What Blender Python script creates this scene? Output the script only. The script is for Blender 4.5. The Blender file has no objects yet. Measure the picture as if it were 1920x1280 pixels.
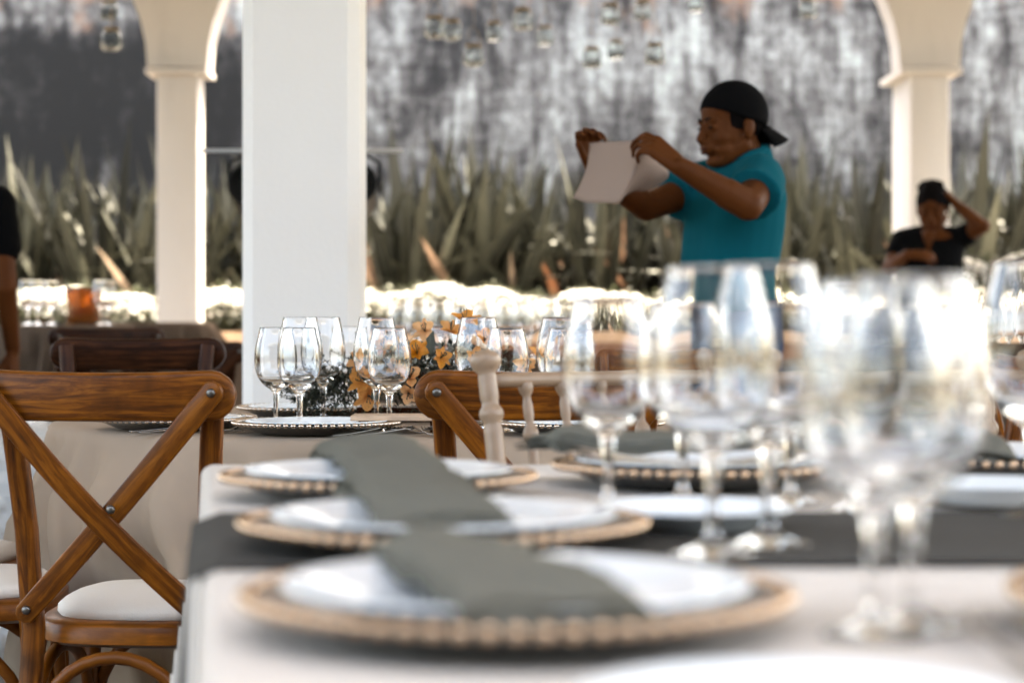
import bpy, bmesh, math, random
from math import sin, cos, pi, radians, sqrt
from mathutils import Vector, Matrix, Quaternion, noise
random.seed(7)
V = Vector
SC = bpy.context.scene
COL = SC.collection
# ------------------------------------------------------------------ camera, world, sun, exposure
HC, HY, FP = 0.975, 595.0, 4000.0          # camera height, horizon row and focal length in pixels of a 1920 wide frame
cam = bpy.data.cameras.new('camera'); camo = bpy.data.objects.new('camera', cam); COL.objects.link(camo)
camo.location = (0, 0, HC); camo.rotation_euler = (radians(90), 0, 0)
cam.sensor_width = 36; cam.lens = FP / 1920 * 36; cam.shift_y = -(640 - HY) / 1920
cam.clip_start = 0.05; cam.clip_end = 500
cam.dof.use_dof = True; cam.dof.focus_distance = 3.9; cam.dof.aperture_fstop = 75 / 19.6
cam.dof.aperture_blades = 0
SC.camera = camo
SUN_EL, SUN_AZ = 63, 24
w = bpy.data.worlds.new('World'); SC.world = w; w.use_nodes = True
nt = w.node_tree; sky = nt.nodes.new('ShaderNodeTexSky'); sky.sky_type = 'NISHITA'; sky.sun_disc = False
sky.sun_elevation = radians(SUN_EL); sky.sun_rotation = radians(SUN_AZ); sky.air_density = .8; sky.dust_density = 6; sky.ozone_density = .4
nt.links.new(sky.outputs[0], nt.nodes['Background'].inputs[0]); nt.nodes['Background'].inputs[1].default_value = 0.14
sl = bpy.data.lights.new('sun', 'SUN'); slo = bpy.data.objects.new('sun', sl); COL.objects.link(slo)
sl.energy = 2.9; sl.angle = radians(0.53); sl.color = (1, .95, .88)
sd = V((sin(radians(SUN_AZ)) * cos(radians(SUN_EL)), cos(radians(SUN_AZ)) * cos(radians(SUN_EL)), sin(radians(SUN_EL))))
slo.rotation_euler = sd.to_track_quat('Z', 'Y').to_euler(); slo.location = (3, 8, 12)
SC.view_settings.view_transform = 'Standard'; SC.view_settings.look = 'None'
SC.view_settings.exposure = 4.15; SC.view_settings.gamma = 1.0
SC.view_settings.use_white_balance = True; SC.view_settings.white_balance_temperature = 7800; SC.view_settings.white_balance_tint = 4
cy = SC.cycles
cy.use_denoising = True; cy.max_bounces = 12; cy.transmission_bounces = 12; cy.transparent_max_bounces = 12
cy.diffuse_bounces = 4; cy.glossy_bounces = 6; cy.sample_clamp_indirect = 6.0; cy.blur_glossy = 0.6
cy.caustics_reflective = False; cy.caustics_refractive = True

def P(px, py, d):
    return V(((px - 960) / FP * d, d, HC - (py - HY) / FP * d))
def X(px, d): return (px - 960) / FP * d

# ------------------------------------------------------------------ materials
def mat(name, base=(.5, .5, .5), rough=.5, metal=0, **kw):
    m = bpy.data.materials.new(name); m.use_nodes = True
    b = m.node_tree.nodes['Principled BSDF']
    b.inputs['Base Color'].default_value = (*base, 1); b.inputs['Roughness'].default_value = rough
    b.inputs['Metallic'].default_value = metal
    for k, v in kw.items():
        b.inputs[k.replace('_', ' ')].default_value = v
    return m
def N(m, t, **kw):
    n = m.node_tree.nodes.new(t)
    for k, v in kw.items():
        if k in n.inputs: n.inputs[k].default_value = v
        else: setattr(n, k, v)
    return n
def L(m, a, b): m.node_tree.links.new(a, b)
def ramp(m, fac, stops):
    r = N(m, 'ShaderNodeValToRGB'); e = r.color_ramp.elements
    while len(e) < len(stops): e.new(.5)
    for q, (p, c) in zip(e, stops): q.position = p; q.color = (*c, 1)
    L(m, fac, r.inputs[0]); return r.outputs[0]
def coords(m, kind='Object', scale=(1, 1, 1), loc=(0, 0, 0)):
    t = N(m, 'ShaderNodeTexCoord'); mp = N(m, 'ShaderNodeMapping')
    mp.inputs['Scale'].default_value = scale; mp.inputs['Location'].default_value = loc
    L(m, t.outputs[kind], mp.inputs[0]); return mp.outputs[0]
def nz(m, vec, scale, detail=4, rough=.55, dist=0):
    n = N(m, 'ShaderNodeTexNoise'); n.inputs['Scale'].default_value = scale; n.inputs['Detail'].default_value = detail
    n.inputs['Roughness'].default_value = rough; n.inputs['Distortion'].default_value = dist
    if vec: L(m, vec, n.inputs['Vector'])
    return n.outputs['Fac']
def bump(m, h, strength=.3, dist=.002):
    b = N(m, 'ShaderNodeBump'); b.inputs['Strength'].default_value = strength; b.inputs['Distance'].default_value = dist
    L(m, h, b.inputs['Height']); L(m, b.outputs[0], BS(m).inputs['Normal'])
def BS(m): return m.node_tree.nodes['Principled BSDF']
def mixf(m, a, b, f, op='MIX'):
    x = N(m, 'ShaderNodeMix', data_type='RGBA', blend_type=op)
    for s, v in ((6, a), (7, b)):
        if hasattr(v, 'links'): L(m, v, x.inputs[s])
        else: x.inputs[s].default_value = (*v, 1)
    if hasattr(f, 'links'): L(m, f, x.inputs[0])
    else: x.inputs[0].default_value = f
    return x.outputs[2]
def mth(m, op, a, b=0.0, clamp=False):
    x = N(m, 'ShaderNodeMath', operation=op); x.use_clamp = clamp
    for i, v in ((0, a), (1, b)):
        if hasattr(v, 'links'): L(m, v, x.inputs[i])
        else: x.inputs[i].default_value = v
    return x.outputs[0]

def wood(name, dark, mid, light, rough=.32):
    m = mat(name, mid, rough)
    uv = coords(m, 'UV', (3.4, 34, 1))
    info = N(m, 'ShaderNodeObjectInfo'); ad = N(m, 'ShaderNodeVectorMath', operation='ADD')
    sc = N(m, 'ShaderNodeVectorMath', operation='SCALE'); sc.inputs['Scale'].default_value = 31
    cx = N(m, 'ShaderNodeCombineXYZ'); L(m, info.outputs['Random'], cx.inputs[0]); L(m, info.outputs['Random'], cx.inputs[1])
    L(m, cx.outputs[0], sc.inputs[0]); L(m, uv, ad.inputs[0]); L(m, sc.outputs[0], ad.inputs[1])
    a = nz(m, ad.outputs[0], 1.9, 8, .68, 1.4)
    wv = N(m, 'ShaderNodeTexWave'); wv.wave_type = 'BANDS'; wv.bands_direction = 'Y'
    wv.inputs['Scale'].default_value = .5; wv.inputs['Distortion'].default_value = 11; wv.inputs['Detail'].default_value = 3; wv.inputs['Detail Scale'].default_value = .6
    L(m, ad.outputs[0], wv.inputs['Vector'])
    f = mth(m, 'ADD', mth(m, 'MULTIPLY', a, .90), mth(m, 'MULTIPLY', wv.outputs['Fac'], .10))
    c = ramp(m, f, [(.30, dark), (.47, mid), (.68, light)])
    worn = nz(m, coords(m, 'Object', (5, 5, 5)), 2, 4, .6)
    wf = ramp(m, worn, [(.5, (0, 0, 0)), (.72, (1, 1, 1))])
    wf2 = N(m, 'ShaderNodeRGBToBW'); L(m, wf, wf2.inputs[0])
    c = mixf(m, c, light, mth(m, 'MULTIPLY', wf2.outputs[0], .35))
    dk = nz(m, coords(m, 'Object', (9, 9, 9), (3, 1, 2)), 1.5, 3, .5)
    dkf = N(m, 'ShaderNodeRGBToBW'); L(m, ramp(m, dk, [(.52, (0, 0, 0)), (.75, (1, 1, 1))]), dkf.inputs[0])
    c = mixf(m, c, dark, mth(m, 'MULTIPLY', dkf.outputs[0], .7))
    pr = nz(m, coords(m, 'UV', (14, 420, 1)), 1, 3, .6); pf = N(m, 'ShaderNodeRGBToBW'); L(m, ramp(m, pr, [(.5, (0, 0, 0)), (.66, (1, 1, 1))]), pf.inputs[0])
    c = mixf(m, c, dark, mth(m, 'MULTIPLY', pf.outputs[0], .38))
    ge = N(m, 'ShaderNodeNewGeometry'); ef = N(m, 'ShaderNodeRGBToBW'); L(m, ramp(m, ge.outputs['Pointiness'], [(.52, (0, 0, 0)), (.60, (1, 1, 1))]), ef.inputs[0])
    c = mixf(m, c, light, mth(m, 'MULTIPLY', ef.outputs[0], mth(m, 'MULTIPLY', worn, .9)))
    L(m, c, BS(m).inputs['Base Color'])
    BS(m).inputs['Specular IOR Level'].default_value = .2 if rough < .34 else .1; BS(m).inputs['Coat Weight'].default_value = .0; BS(m).inputs['Coat Roughness'].default_value = .25
    fine = nz(m, coords(m, 'UV', (20, 900, 1)), 1, 2)
    bump(m, fine, .25, .0006)
    return m
M = {}
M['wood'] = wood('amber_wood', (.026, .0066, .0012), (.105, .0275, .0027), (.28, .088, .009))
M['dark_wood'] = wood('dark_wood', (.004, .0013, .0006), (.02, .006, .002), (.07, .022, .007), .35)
M['pale_wood'] = wood('pale_wood', (.40, .26, .16), (.55, .38, .26), (.62, .45, .33), .5)
def cloth(name, col, col2, scale=1400, st=.35, sheen=.2):
    m = mat(name, col, .95)
    BS(m).inputs['Specular IOR Level'].default_value = .06
    n = nz(m, coords(m, 'Object'), 3, 5)
    L(m, mixf(m, col, col2, n), BS(m).inputs['Base Color'])
    v = N(m, 'ShaderNodeTexVoronoi'); v.inputs['Scale'].default_value = scale * .5; L(m, coords(m, 'Object'), v.inputs['Vector'])
    bump(m, v.outputs['Distance'], st, .0005)
    return m
M['linen'] = cloth('beige_linen', (.33, .25, .185), (.38, .29, .22))
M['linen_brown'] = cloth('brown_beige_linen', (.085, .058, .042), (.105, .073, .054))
M['linen_pale'] = cloth('pale_beige_linen', (.53, .475, .425), (.575, .52, .47))
M['cushion'] = cloth('cream_weave', (.70, .64, .58), (.76, .70, .64), 700, .8)
M['napkin'] = cloth('grey_green_napkin', (.105, .100, .082), (.150, .143, .119))
M['runner'] = cloth('charcoal_runner', (.048, .044, .039), (.070, .065, .058))
M['white_napkin'] = cloth('sand_napkin', (.26, .19, .155), (.29, .215, .18))
M['porcelain'] = mat('porcelain', (.80, .84, .87), .12, Coat_Weight=.4, Coat_Roughness=.05)
M['glass'] = mat('clear_glass', (1, 1, 1), 0.0, Transmission_Weight=1.0, IOR=1.40)
M['jar_glass'] = mat('thin_jar_glass', (.93, .95, .93), .08, Transmission_Weight=1.0, IOR=1.12)
M['amber_glass'] = mat('amber_glass', (.55, .25, .08), .05, Transmission_Weight=.9, IOR=1.3)
M['charger'] = mat('charger_grey', (.16, .15, .14), .25, .7)
M['charger_light'] = mat('charger_satin', (.10, .092, .085), .22, 0)
M['copper'] = mat('copper_bead', (.62, .43, .29), .13, 1.0)
M['silver_bead'] = mat('silver_copper_bead', (.60, .49, .40), .15, 1.0)
M['steel'] = mat('cutlery_steel', (.30, .29, .28), .18, 1.0)
M['bolt'] = mat('bolt_metal', (.15, .14, .13), .35, 1.0)
M['chiavari'] = mat('champagne_paint', (.56, .43, .33), .4, 0)
n_ = nz(M['chiavari'], coords(M['chiavari'], 'Object', (1, 1, 1)), 40, 4)
L(M['chiavari'], mixf(M['chiavari'], (.22, .14, .085), (.34, .235, .16), n_), BS(M['chiavari']).inputs['Base Color'])
def plaster(name, a, b):
    m = mat(name, a, .85); n = nz(m, coords(m, 'Object'), 2.2, 6, .6)
    dn = N(m, 'ShaderNodeRGBToBW'); L(m, ramp(m, nz(m, coords(m, 'Object', (3, 3, .6)), 1.6, 8, .7), [(.52, (0, 0, 0)), (.72, (1, 1, 1))]), dn.inputs[0])
    L(m, mixf(m, mixf(m, a, b, n), tuple(q * .78 for q in a), mth(m, 'MULTIPLY', dn.outputs[0], .5)), BS(m).inputs['Base Color'])
    bump(m, nz(m, coords(m, 'Object'), 60, 5), .25, .004); return m
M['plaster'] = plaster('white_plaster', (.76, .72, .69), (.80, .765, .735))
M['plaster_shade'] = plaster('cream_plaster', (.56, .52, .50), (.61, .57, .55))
M['black_plastic'] = mat('black_plastic', (.005, .005, .005), .5, Specular_IOR_Level=.15)
M['dark_metal'] = mat('dark_metal', (.35, .35, .35), .4, .7)
M['skin'] = mat('brown_skin', (.06, .02, .008), .55, Specular_IOR_Level=.08)
ns_ = nz(M['skin'], coords(M['skin']), 14, 5); L(M['skin'], mixf(M['skin'], (.062, .0175, .0040), (.095, .029, .0075), ns_), BS(M['skin']).inputs['Base Color'])
bump(M['skin'], nz(M['skin'], coords(M['skin']), 120, 4), .15, .001)
M['brow'] = mat('black_hair', (.004, .003, .003), .8, Specular_IOR_Level=.03)
M['lips'] = mat('lip_skin', (.045, .012, .007), .5, Specular_IOR_Level=.15)
M['teal'] = cloth('teal_cotton', (.0, .064, .086), (.0004, .080, .106), 900, .2)
M['black_cloth'] = cloth('black_cotton', (.0015, .0015, .0018), (.003, .003, .0032), 900, .3, .05)
M['denim'] = cloth('denim', (.02, .035, .07), (.035, .055, .10), 900, .5)
M['shoe'] = mat('shoe_leather', (.01, .01, .01), .4)
def leafm(name, a, b, tr=.25, rough=.45):
    m = mat(name, a, rough)
    info = N(m, 'ShaderNodeObjectInfo'); at = N(m, 'ShaderNodeAttribute'); at.attribute_name = 'tint'
    L(m, mixf(m, a, b, at.outputs['Fac']), BS(m).inputs['Base Color']); BS(m).inputs['Specular IOR Level'].default_value = .25
    t = N(m, 'ShaderNodeBsdfTranslucent'); L(m, BS(m).inputs['Base Color'].links[0].from_socket, t.inputs[0])
    mx = N(m, 'ShaderNodeMixShader'); mx.inputs[0].default_value = tr
    L(m, BS(m).outputs[0], mx.inputs[1]); L(m, t.outputs[0], mx.inputs[2]); L(m, mx.outputs[0], m.node_tree.nodes['Material Output'].inputs[0])
    return m
M['flax'] = leafm('flax_leaf', (.0022, .0028, .0016), (.085, .084, .063), .04, .55)
M['flax_dry'] = leafm('dry_flax_leaf', (.16, .06, .028), (.32, .24, .185), .15)
M['leaf'] = leafm('dark_leaf', (.010, .014, .010), (.07, .082, .058), .1)
M['eucalyptus'] = leafm('eucalyptus_leaf', (.03, .038, .032), (.11, .125, .105), .1)
M['bush'] = leafm('bush_leaf', (.010, .013, .006), (.06, .066, .034), .15)
M['petal'] = leafm('orange_petal', (.80, .30, .012), (.84, .50, .26), .35, .5)
_p = M['petal']; nn = nz(_p, coords(_p, 'UV', (2.2, 14, 1)), 1.6, 3)
_b = BS(_p).inputs['Base Color'].links[0].from_socket; _f = N(_p, 'ShaderNodeRGBToBW'); L(_p, ramp(_p, nn, [(.54, (0, 0, 0)), (.62, (1, 1, 1))]), _f.inputs[0])
L(_p, mixf(_p, _b, (.16, .035, .008), mth(_p, 'MULTIPLY', _f.outputs[0], .65)), BS(_p).inputs['Base Color'])
M['white_petal'] = leafm('white_petal', (.72, .70, .65), (.82, .80, .76), .2, .7)
M['pebble'] = mat('grey_berry', (.16, .17, .15), .5)
M['terracotta'] = plaster('terracotta', (.22, .10, .055), (.30, .16, .10))
M['candle'] = mat('wax', (.16, .14, .13), .7)
M['cord'] = mat('jute_cord', (.25, .17, .10), .9)
M['card'] = mat('black_card', (.02, .02, .022), .4)
# stained garden wall
def wall_mat():
    m = mat('stained_wall', (.3, .3, .3), .9)
    st = nz(m, coords(m, 'Object', (1.5, 1, .75)), 1.15, 10, .74, .3)
    st2 = nz(m, coords(m, 'Object', (5.5, 1, .42), (4, 0, 2)), 1.2, 5, .62, .15)
    sp = nz(m, coords(m, 'Object', (1, 1, 1)), 7, 10, .8)
    hz = nz(m, coords(m, 'Object', (2.0, 1, 15)), 1.2, 3, .5)
    big = nz(m, coords(m, 'Object', (.42, 1, .5), (1.7, 0, .4)), 1.0, 3, .5)
    f = mth(m, 'ADD', mth(m, 'MULTIPLY', st, .42), mth(m, 'MULTIPLY', st2, .20))
    f = mth(m, 'ADD', f, mth(m, 'MULTIPLY', sp, .22)); f = mth(m, 'ADD', f, mth(m, 'MULTIPLY', big, .10)); f = mth(m, 'ADD', f, mth(m, 'MULTIPLY', hz, .06))
    sx = N(m, 'ShaderNodeSeparateXYZ'); L(m, coords(m, 'Object'), sx.inputs[0])
    # a broad dark stain on the wall's left third
    mr = N(m, 'ShaderNodeMapRange'); L(m, sx.outputs[0], mr.inputs[0])
    mr.inputs[1].default_value = -2.6; mr.inputs[2].default_value = -1.0; mr.inputs[3].default_value = -.105; mr.inputs[4].default_value = .0
    mr2 = N(m, 'ShaderNodeMapRange'); L(m, sx.outputs[2], mr2.inputs[0])
    mr2.inputs[1].default_value = 3.15; mr2.inputs[2].default_value = 3.45; mr2.inputs[3].default_value = 0; mr2.inputs[4].default_value = .10  # sunlight on the top left painted in as a paler band
    f = mth(m, 'ADD', f, mth(m, 'ADD', mr.outputs[0], mth(m, 'MULTIPLY', mr2.outputs[0], mth(m, 'LESS_THAN', sx.outputs[0], -1.3))))
    c = ramp(m, f, [(.415, (.006, .0055, .005)), (.458, (.028, .026, .025)), (.493, (.105, .098, .093)), (.522, (.20, .195, .187)), (.572, (.43, .45, .42))])
    # exposed brick along the top
    mr3 = N(m, 'ShaderNodeMapRange'); L(m, sx.outputs[2], mr3.inputs[0])
    mr3.inputs[1].default_value = 3.2; mr3.inputs[2].default_value = 3.8; mr3.inputs[3].default_value = -.20; mr3.inputs[4].default_value = .045
    bf = mth(m, 'ADD', nz(m, coords(m, 'Object', (2.0, 1, 1.1), (9, 0, 3)), 1.3, 7, .72), mr3.outputs[0])
    bw = N(m, 'ShaderNodeRGBToBW'); L(m, ramp(m, bf, [(.45, (0, 0, 0)), (.56, (1, 1, 1))]), bw.inputs[0])
    c = mixf(m, c, mixf(m, (.17, .075, .04), (.30, .19, .13), sp), mth(m, 'MULTIPLY', bw.outputs[0], .8))
    L(m, c, BS(m).inputs['Base Color'])
    bump(m, sp, .6, .02)
    return m
M['wall'] = wall_mat()
M['light_blocker'] = plaster('dark_render', (.045, .036, .03), (.07, .055, .045))  # dark finish of the added light-blocking wall
def floor_mat():
    m = mat('stone_floor', (.3, .26, .22), .6)
    b = N(m, 'ShaderNodeTexBrick'); L(m, coords(m, 'Object'), b.inputs['Vector']); b.offset = .5
    b.inputs['Color1'].default_value = (.10, .083, .07, 1); b.inputs['Color2'].default_value = (.08, .065, .055, 1); b.inputs['Mortar'].default_value = (.13, .11, .10, 1)
    b.inputs['Scale'].default_value = 1; b.inputs['Brick Width'].default_value = .6; b.inputs['Row Height'].default_value = .4; b.inputs['Mortar Size'].default_value = .008
    n = nz(m, coords(m, 'Object'), 7, 6)
    L(m, mixf(m, b.outputs[0], (.16, .14, .12), mth(m, 'MULTIPLY', n, .4)), BS(m).inputs['Base Color']); bump(m, n, .2, .004)
    return m
M['floor'] = floor_mat()
def ground_mat():
    m = mat('garden_soil', (.1, .08, .06), .95)
    L(m, mixf(m, (.022, .024, .012), (.07, .06, .04), nz(m, coords(m, 'Object'), 3, 8)), BS(m).inputs['Base Color']); return m
M['ground'] = ground_mat()
M['plastic'] = mat('plastic_film', (.9, .92, .93), .16, Transmission_Weight=.45, IOR=1.35)

# ------------------------------------------------------------------ mesh helpers
class MB:
    def __init__(s): s.v = []; s.f = []; s.uv = []; s.t = []; s.tint = .5
    def add(s, vs, fs, uvs=None, tint=None):
        o = len(s.v); s.v += [tuple(p) for p in vs]
        t = s.tint if tint is None else tint
        for k, f in enumerate(fs):
            s.f.append([i + o for i in f])
            s.uv.append(uvs[k] if uvs else [(vs[i][0], vs[i][1] + vs[i][2]) for i in f])
            s.t.append(t)
        return s
    def box(s, c, d, rot=None):
        a, b, h = (x / 2 for x in d); R = rot or Matrix.Identity(3)
        vs = [V(c) + R @ V((x * a, y * b, z * h)) for x in (-1, 1) for y in (-1, 1) for z in (-1, 1)]
        return s.add(vs, [(0, 1, 3, 2), (4, 6, 7, 5), (0, 4, 5, 1), (2, 3, 7, 6), (0, 2, 6, 4), (1, 5, 7, 3)])
    def lathe(s, prof, seg=24, c=(0, 0, 0), mod=None, u0=0):
        vs = []; fs = []; uvs = []; c = V(c); rows = []; ln = 0
        for i, (r, z) in enumerate(prof):
            if i: ln += sqrt((r - prof[i - 1][0]) ** 2 + (z - prof[i - 1][1]) ** 2)
            row = []
            if r < 1e-6: row = [len(vs)] * seg; vs.append(c + V((0, 0, z)))
            else:
                for k in range(seg):
                    a = 2 * pi * k / seg; rr, zz = (r, z) if not mod else mod(r, z, a)
                    row.append(len(vs)); vs.append(c + V((rr * cos(a), rr * sin(a), zz)))
            rows.append((row, ln, r))
        for i in range(len(rows) - 1):
            (A, la, ra), (B, lb, rb) = rows[i], rows[i + 1]
            for k in range(seg):
                k2 = (k + 1) % seg; q = [A[k], A[k2], B[k2], B[k]]
                uq = [(k / seg * 2 * pi * ra, la), ((k + 1) / seg * 2 * pi * ra, la), ((k + 1) / seg * 2 * pi * rb, lb), (k / seg * 2 * pi * rb, lb)]
                ff = []; fu = []
                for a_, u_ in zip(q, uq):
                    if a_ not in ff: ff.append(a_); fu.append(u_)
                if len(ff) > 2: fs.append(ff); uvs.append(fu)
        return s.add(vs, fs, uvs)
    def sweep(s, path, sec, up=(0, 0, 1), scales=None, caps=True, closed=False):
        """path points; sec: 2D ring (a, b): a along side axis, b along up axis; scales: per point (sa, sb)"""
        path = [V(p) for p in path]; n = len(path); m = len(sec); vs = []; up = V(up); per = [0]
        for k in range(m):
            a, b = sec[k], sec[(k + 1) % m]; per.append(per[-1] + sqrt((a[0] - b[0]) ** 2 + (a[1] - b[1]) ** 2))
        ls = [0]
        for i in range(1, n): ls.append(ls[-1] + (path[i] - path[i - 1]).length)
        for i in range(n):
            if closed: t = path[(i + 1) % n] - path[i - 1]
            else: t = path[min(i + 1, n - 1)] - path[max(i - 1, 0)]
            t.normalize(); sd_ = t.cross(up)
            if sd_.length < 1e-4: sd_ = t.cross(V((1, .1, 0)))
            sd_.normalize(); u2 = sd_.cross(t)
            sa, sb = scales[i] if scales else (1, 1)
            for a, b in sec: vs.append(path[i] + sd_ * a * sa + u2 * b * sb)
        fs = []; uvs = []
        for i in range(n if closed else n - 1):
            j = (i + 1) % n
            for k in range(m):
                k2 = (k + 1) % m
                fs.append((i * m + k, i * m + k2, j * m + k2, j * m + k))
                l2 = ls[i + 1] if i + 1 < n else ls[i] + .02
                uvs.append([(ls[i], per[k]), (ls[i], per[k + 1]), (l2, per[k + 1]), (l2, per[k])])
        if caps and not closed:
            for i, rev in ((0, True), (n - 1, False)):
                f = [i * m + k for k in range(m)]; f = f[::-1] if rev else f
                fs.append(f); uvs.append([(sec[k % m][0], sec[k % m][1]) for k in range(m)])
        return s.add(vs, fs, uvs)
    def tube(s, path, r, seg=10, radii=None, **kw):
        sec = [(cos(2 * pi * k / seg), sin(2 * pi * k / seg)) for k in range(seg)]
        sc = [(q, q) for q in radii] if radii else [(r, r)] * len(path)
        return s.sweep(path, sec, scales=sc, **kw)
    def ell(s, c, r, R=None, seg=16, rings=10):
        R = R or Matrix.Identity(3); vs = []; fs = []; c = V(c)
        for i in range(1, rings):
            th = pi * i / rings
            for k in range(seg):
                ph = 2 * pi * k / seg
                vs.append(c + R @ V((r[0] * sin(th) * cos(ph), r[1] * sin(th) * sin(ph), r[2] * cos(th))))
        t = len(vs); vs.append(c + R @ V((0, 0, r[2]))); vs.append(c + R @ V((0, 0, -r[2])))
        for i in range(rings - 2):
            for k in range(seg):
                k2 = (k + 1) % seg; fs.append((i * seg + k, (i + 1) * seg + k, (i + 1) * seg + k2, i * seg + k2))
        for k in range(seg):
            k2 = (k + 1) % seg; fs.append((t, k, k2)); fs.append((t + 1, (rings - 2) * seg + k2, (rings - 2) * seg + k))
        return s.add(vs, fs)
    def cone(s, a, ra, b, rb, seg=14):
        a = V(a); b = V(b); d = b - a; l = d.length
        if l < 1e-6: return s.ell(a, (ra,) * 3)
        R = d.to_track_quat('Z', 'Y').to_matrix(); prof = []
        for i in range(6): t = pi / 2 * i / 6; prof.append((ra * sin(t), -ra * cos(t)))
        for i in range(7): t = pi / 2 * i / 6; prof.append((rb * cos(t) if i < 6 else 0, l + rb * sin(t)))
        q = MB().lathe(prof, seg); return s.add([a + R @ V(p) for p in q.v], q.f)
    def rings(s, rs, seg=24):
        """closed loft: rs = [(center, axisA*ra, axisB*rb)]"""
        vs = []; fs = []
        for c, A, B in rs:
            for k in range(seg):
                a = 2 * pi * k / seg; ca, sa = cos(a), sin(a)
                e = .85; ca = math.copysign(abs(ca) ** e, ca); sa = math.copysign(abs(sa) ** e, sa)
                vs.append(V(c) + V(A) * ca + V(B) * sa)
        for i in range(len(rs) - 1):
            for k in range(seg):
                k2 = (k + 1) % seg; fs.append((i * seg + k, i * seg + k2, (i + 1) * seg + k2, (i + 1) * seg + k))
        fs.append(list(range(seg))[::-1]); fs.append([(len(rs) - 1) * seg + k for k in range(seg)])
        return s.add(vs, fs)
    def xf(s, Mx):
        s.v = [tuple(Mx @ V(p)) for p in s.v]; return s
    def build(s, name, m, parent=None, smooth=True, loc=None, auto=None):
        me = bpy.data.meshes.new(name); me.from_pydata(s.v, [], s.f); me.update()
        uvl = me.uv_layers.new(name='UVMap')
        flat = [c for u in s.uv for p in u for c in p]
        uvl.data.foreach_set('uv', flat)
        at = me.attributes.new('tint', 'FLOAT', 'FACE'); at.data.foreach_set('value', s.t)
        bm = bmesh.new(); bm.from_mesh(me); bmesh.ops.recalc_face_normals(bm, faces=bm.faces); bm.to_mesh(me); bm.free()
        me.materials.append(m if not isinstance(m, str) else M[m])
        me.polygons.foreach_set('use_smooth', [smooth] * len(me.polygons))
        if smooth and auto: me.set_sharp_from_angle(angle=radians(auto))
        o = bpy.data.objects.new(name, me); COL.objects.link(o)
        if parent: o.parent = parent
        if loc is not None: o.location = loc
        return o
def rrect(w, h, r=None, n=3):
    r = min(w, h) * .3 if r is None else r; out = []
    for cx, cy_, a0 in ((1, 1, 0), (-1, 1, 90), (-1, -1, 180), (1, -1, 270)):
        for i in range(n + 1):
            a = radians(a0 + 90 * i / n); out.append((cx * (w / 2 - r) + r * cos(a), cy_ * (h / 2 - r) + r * sin(a)))
    return out
def thing(name, label, cat, loc=(0, 0, 0), rz=0, group=None):
    o = bpy.data.objects.new(name, None); COL.objects.link(o); o.location = loc; o.rotation_euler = (0, 0, rz)
    o.empty_display_size = .1; return tag(o, label, cat, group)
def tag(o, label, cat, group=None, kind=None):
    o['label'] = label; o['category'] = cat
    if group: o['group'] = group
    if kind: o['kind'] = kind
    return o
def struct(o, label=None):
    o['kind'] = 'structure'
    if label: o['label'] = label
    return o
ORD = 'zeroth first second third fourth fifth sixth seventh eighth ninth tenth eleventh twelfth thirteenth fourteenth fifteenth sixteenth seventeenth eighteenth nineteenth twentieth'.split()
def ordw(n): return ORD[n] if n < 21 else ('thirtieth' if n == 30 else ('thirty-' if n > 30 else 'twenty-') + ORD[n % 10])
def relabel(objs, fmt):
    for i, o in enumerate(sorted(objs, key=lambda q: q.location.x / max(q.location.y, .1))): o['label'] = fmt % ordw(i + 1)
def copy_tree(o, parent=None, mats=None):
    c = o.copy(); COL.objects.link(c)
    if parent: c.parent = parent
    for ch in list(o.children): copy_tree(ch, c)
    return c
def place(o, loc, rz=0, label=None, group=None, cat=None):
    o.location = loc; o.rotation_euler = (0, 0, rz)
    if label: o['label'] = label
    if group: o['group'] = group
    return o
def remesh(mb, name, m, parent, voxel, smooth=8, disp=None, loc=None):
    """grow one continuous surface over all overlapping volumes"""
    o = mb.build('tmp', m)
    r = o.modifiers.new('r', 'REMESH'); r.mode = 'VOXEL'; r.voxel_size = voxel; r.use_smooth_shade = True
    s = o.modifiers.new('s', 'SMOOTH'); s.factor = .5; s.iterations = smooth
    dg = bpy.context.evaluated_depsgraph_get(); dg.update()
    me = bpy.data.meshes.new_from_object(o.evaluated_get(dg)); me.name = name
    bpy.data.objects.remove(o)
    if disp:
        me.update()
        for v in me.vertices: v.co += v.normal * disp(v.co)
    me.materials.clear(); me.materials.append(M[m] if isinstance(m, str) else m)
    me.polygons.foreach_set('use_smooth', [True] * len(me.polygons))
    o = bpy.data.objects.new(name, me); COL.objects.link(o)
    if parent: o.parent = parent
    return o

# ------------------------------------------------------------------ setting
g = MB(); g.add([(-70, -60, -.02), (70, -60, -.02), (70, 90, -.02), (-70, 90, -.02)], [(0, 1, 2, 3)])
struct(g.build('ground', 'ground', smooth=False))
g = MB(); g.box((0, 4.0, -.006), (15, 10.4, .02)); struct(g.build('floor', 'floor', smooth=False))
TZ = .15
g = MB(); g.box((0, 11.15, TZ / 2), (15, 4.3, TZ)); struct(g.build('terrace_floor', 'floor', smooth=False))
# roof slab over the tables
g = MB(); g.box((0, 6.85, 4.42), (15.4, 13.1, .22)); struct(g.build('pavilion_roof', 'plaster', smooth=False), 'flat white roof over the dining pavilion')
t = thing('light_block_wall', 'unseen dark wall added behind the camera to block frontal light', 'wall', (0, -4.4, 0)); t['kind'] = 'thing'  # unseen wall, added to keep frontal light off the tables
g = MB(); g.box((0, -.15, 1.7), (11, .3, 3.4)); g.build('wall_face', 'light_blocker', t, smooth=False)
g = MB(); g.box((0, -.15, 3.45), (11.2, .44, .1)); g.build('coping', 'terracotta', t, smooth=False)
g = MB(); g.box((0, 1.45, 3.58), (11.4, 2.9, .12)); g.build('sky_block_slab', 'plaster', t, smooth=False)  # unseen slab, added to narrow the strip of open sky overhead
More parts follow.
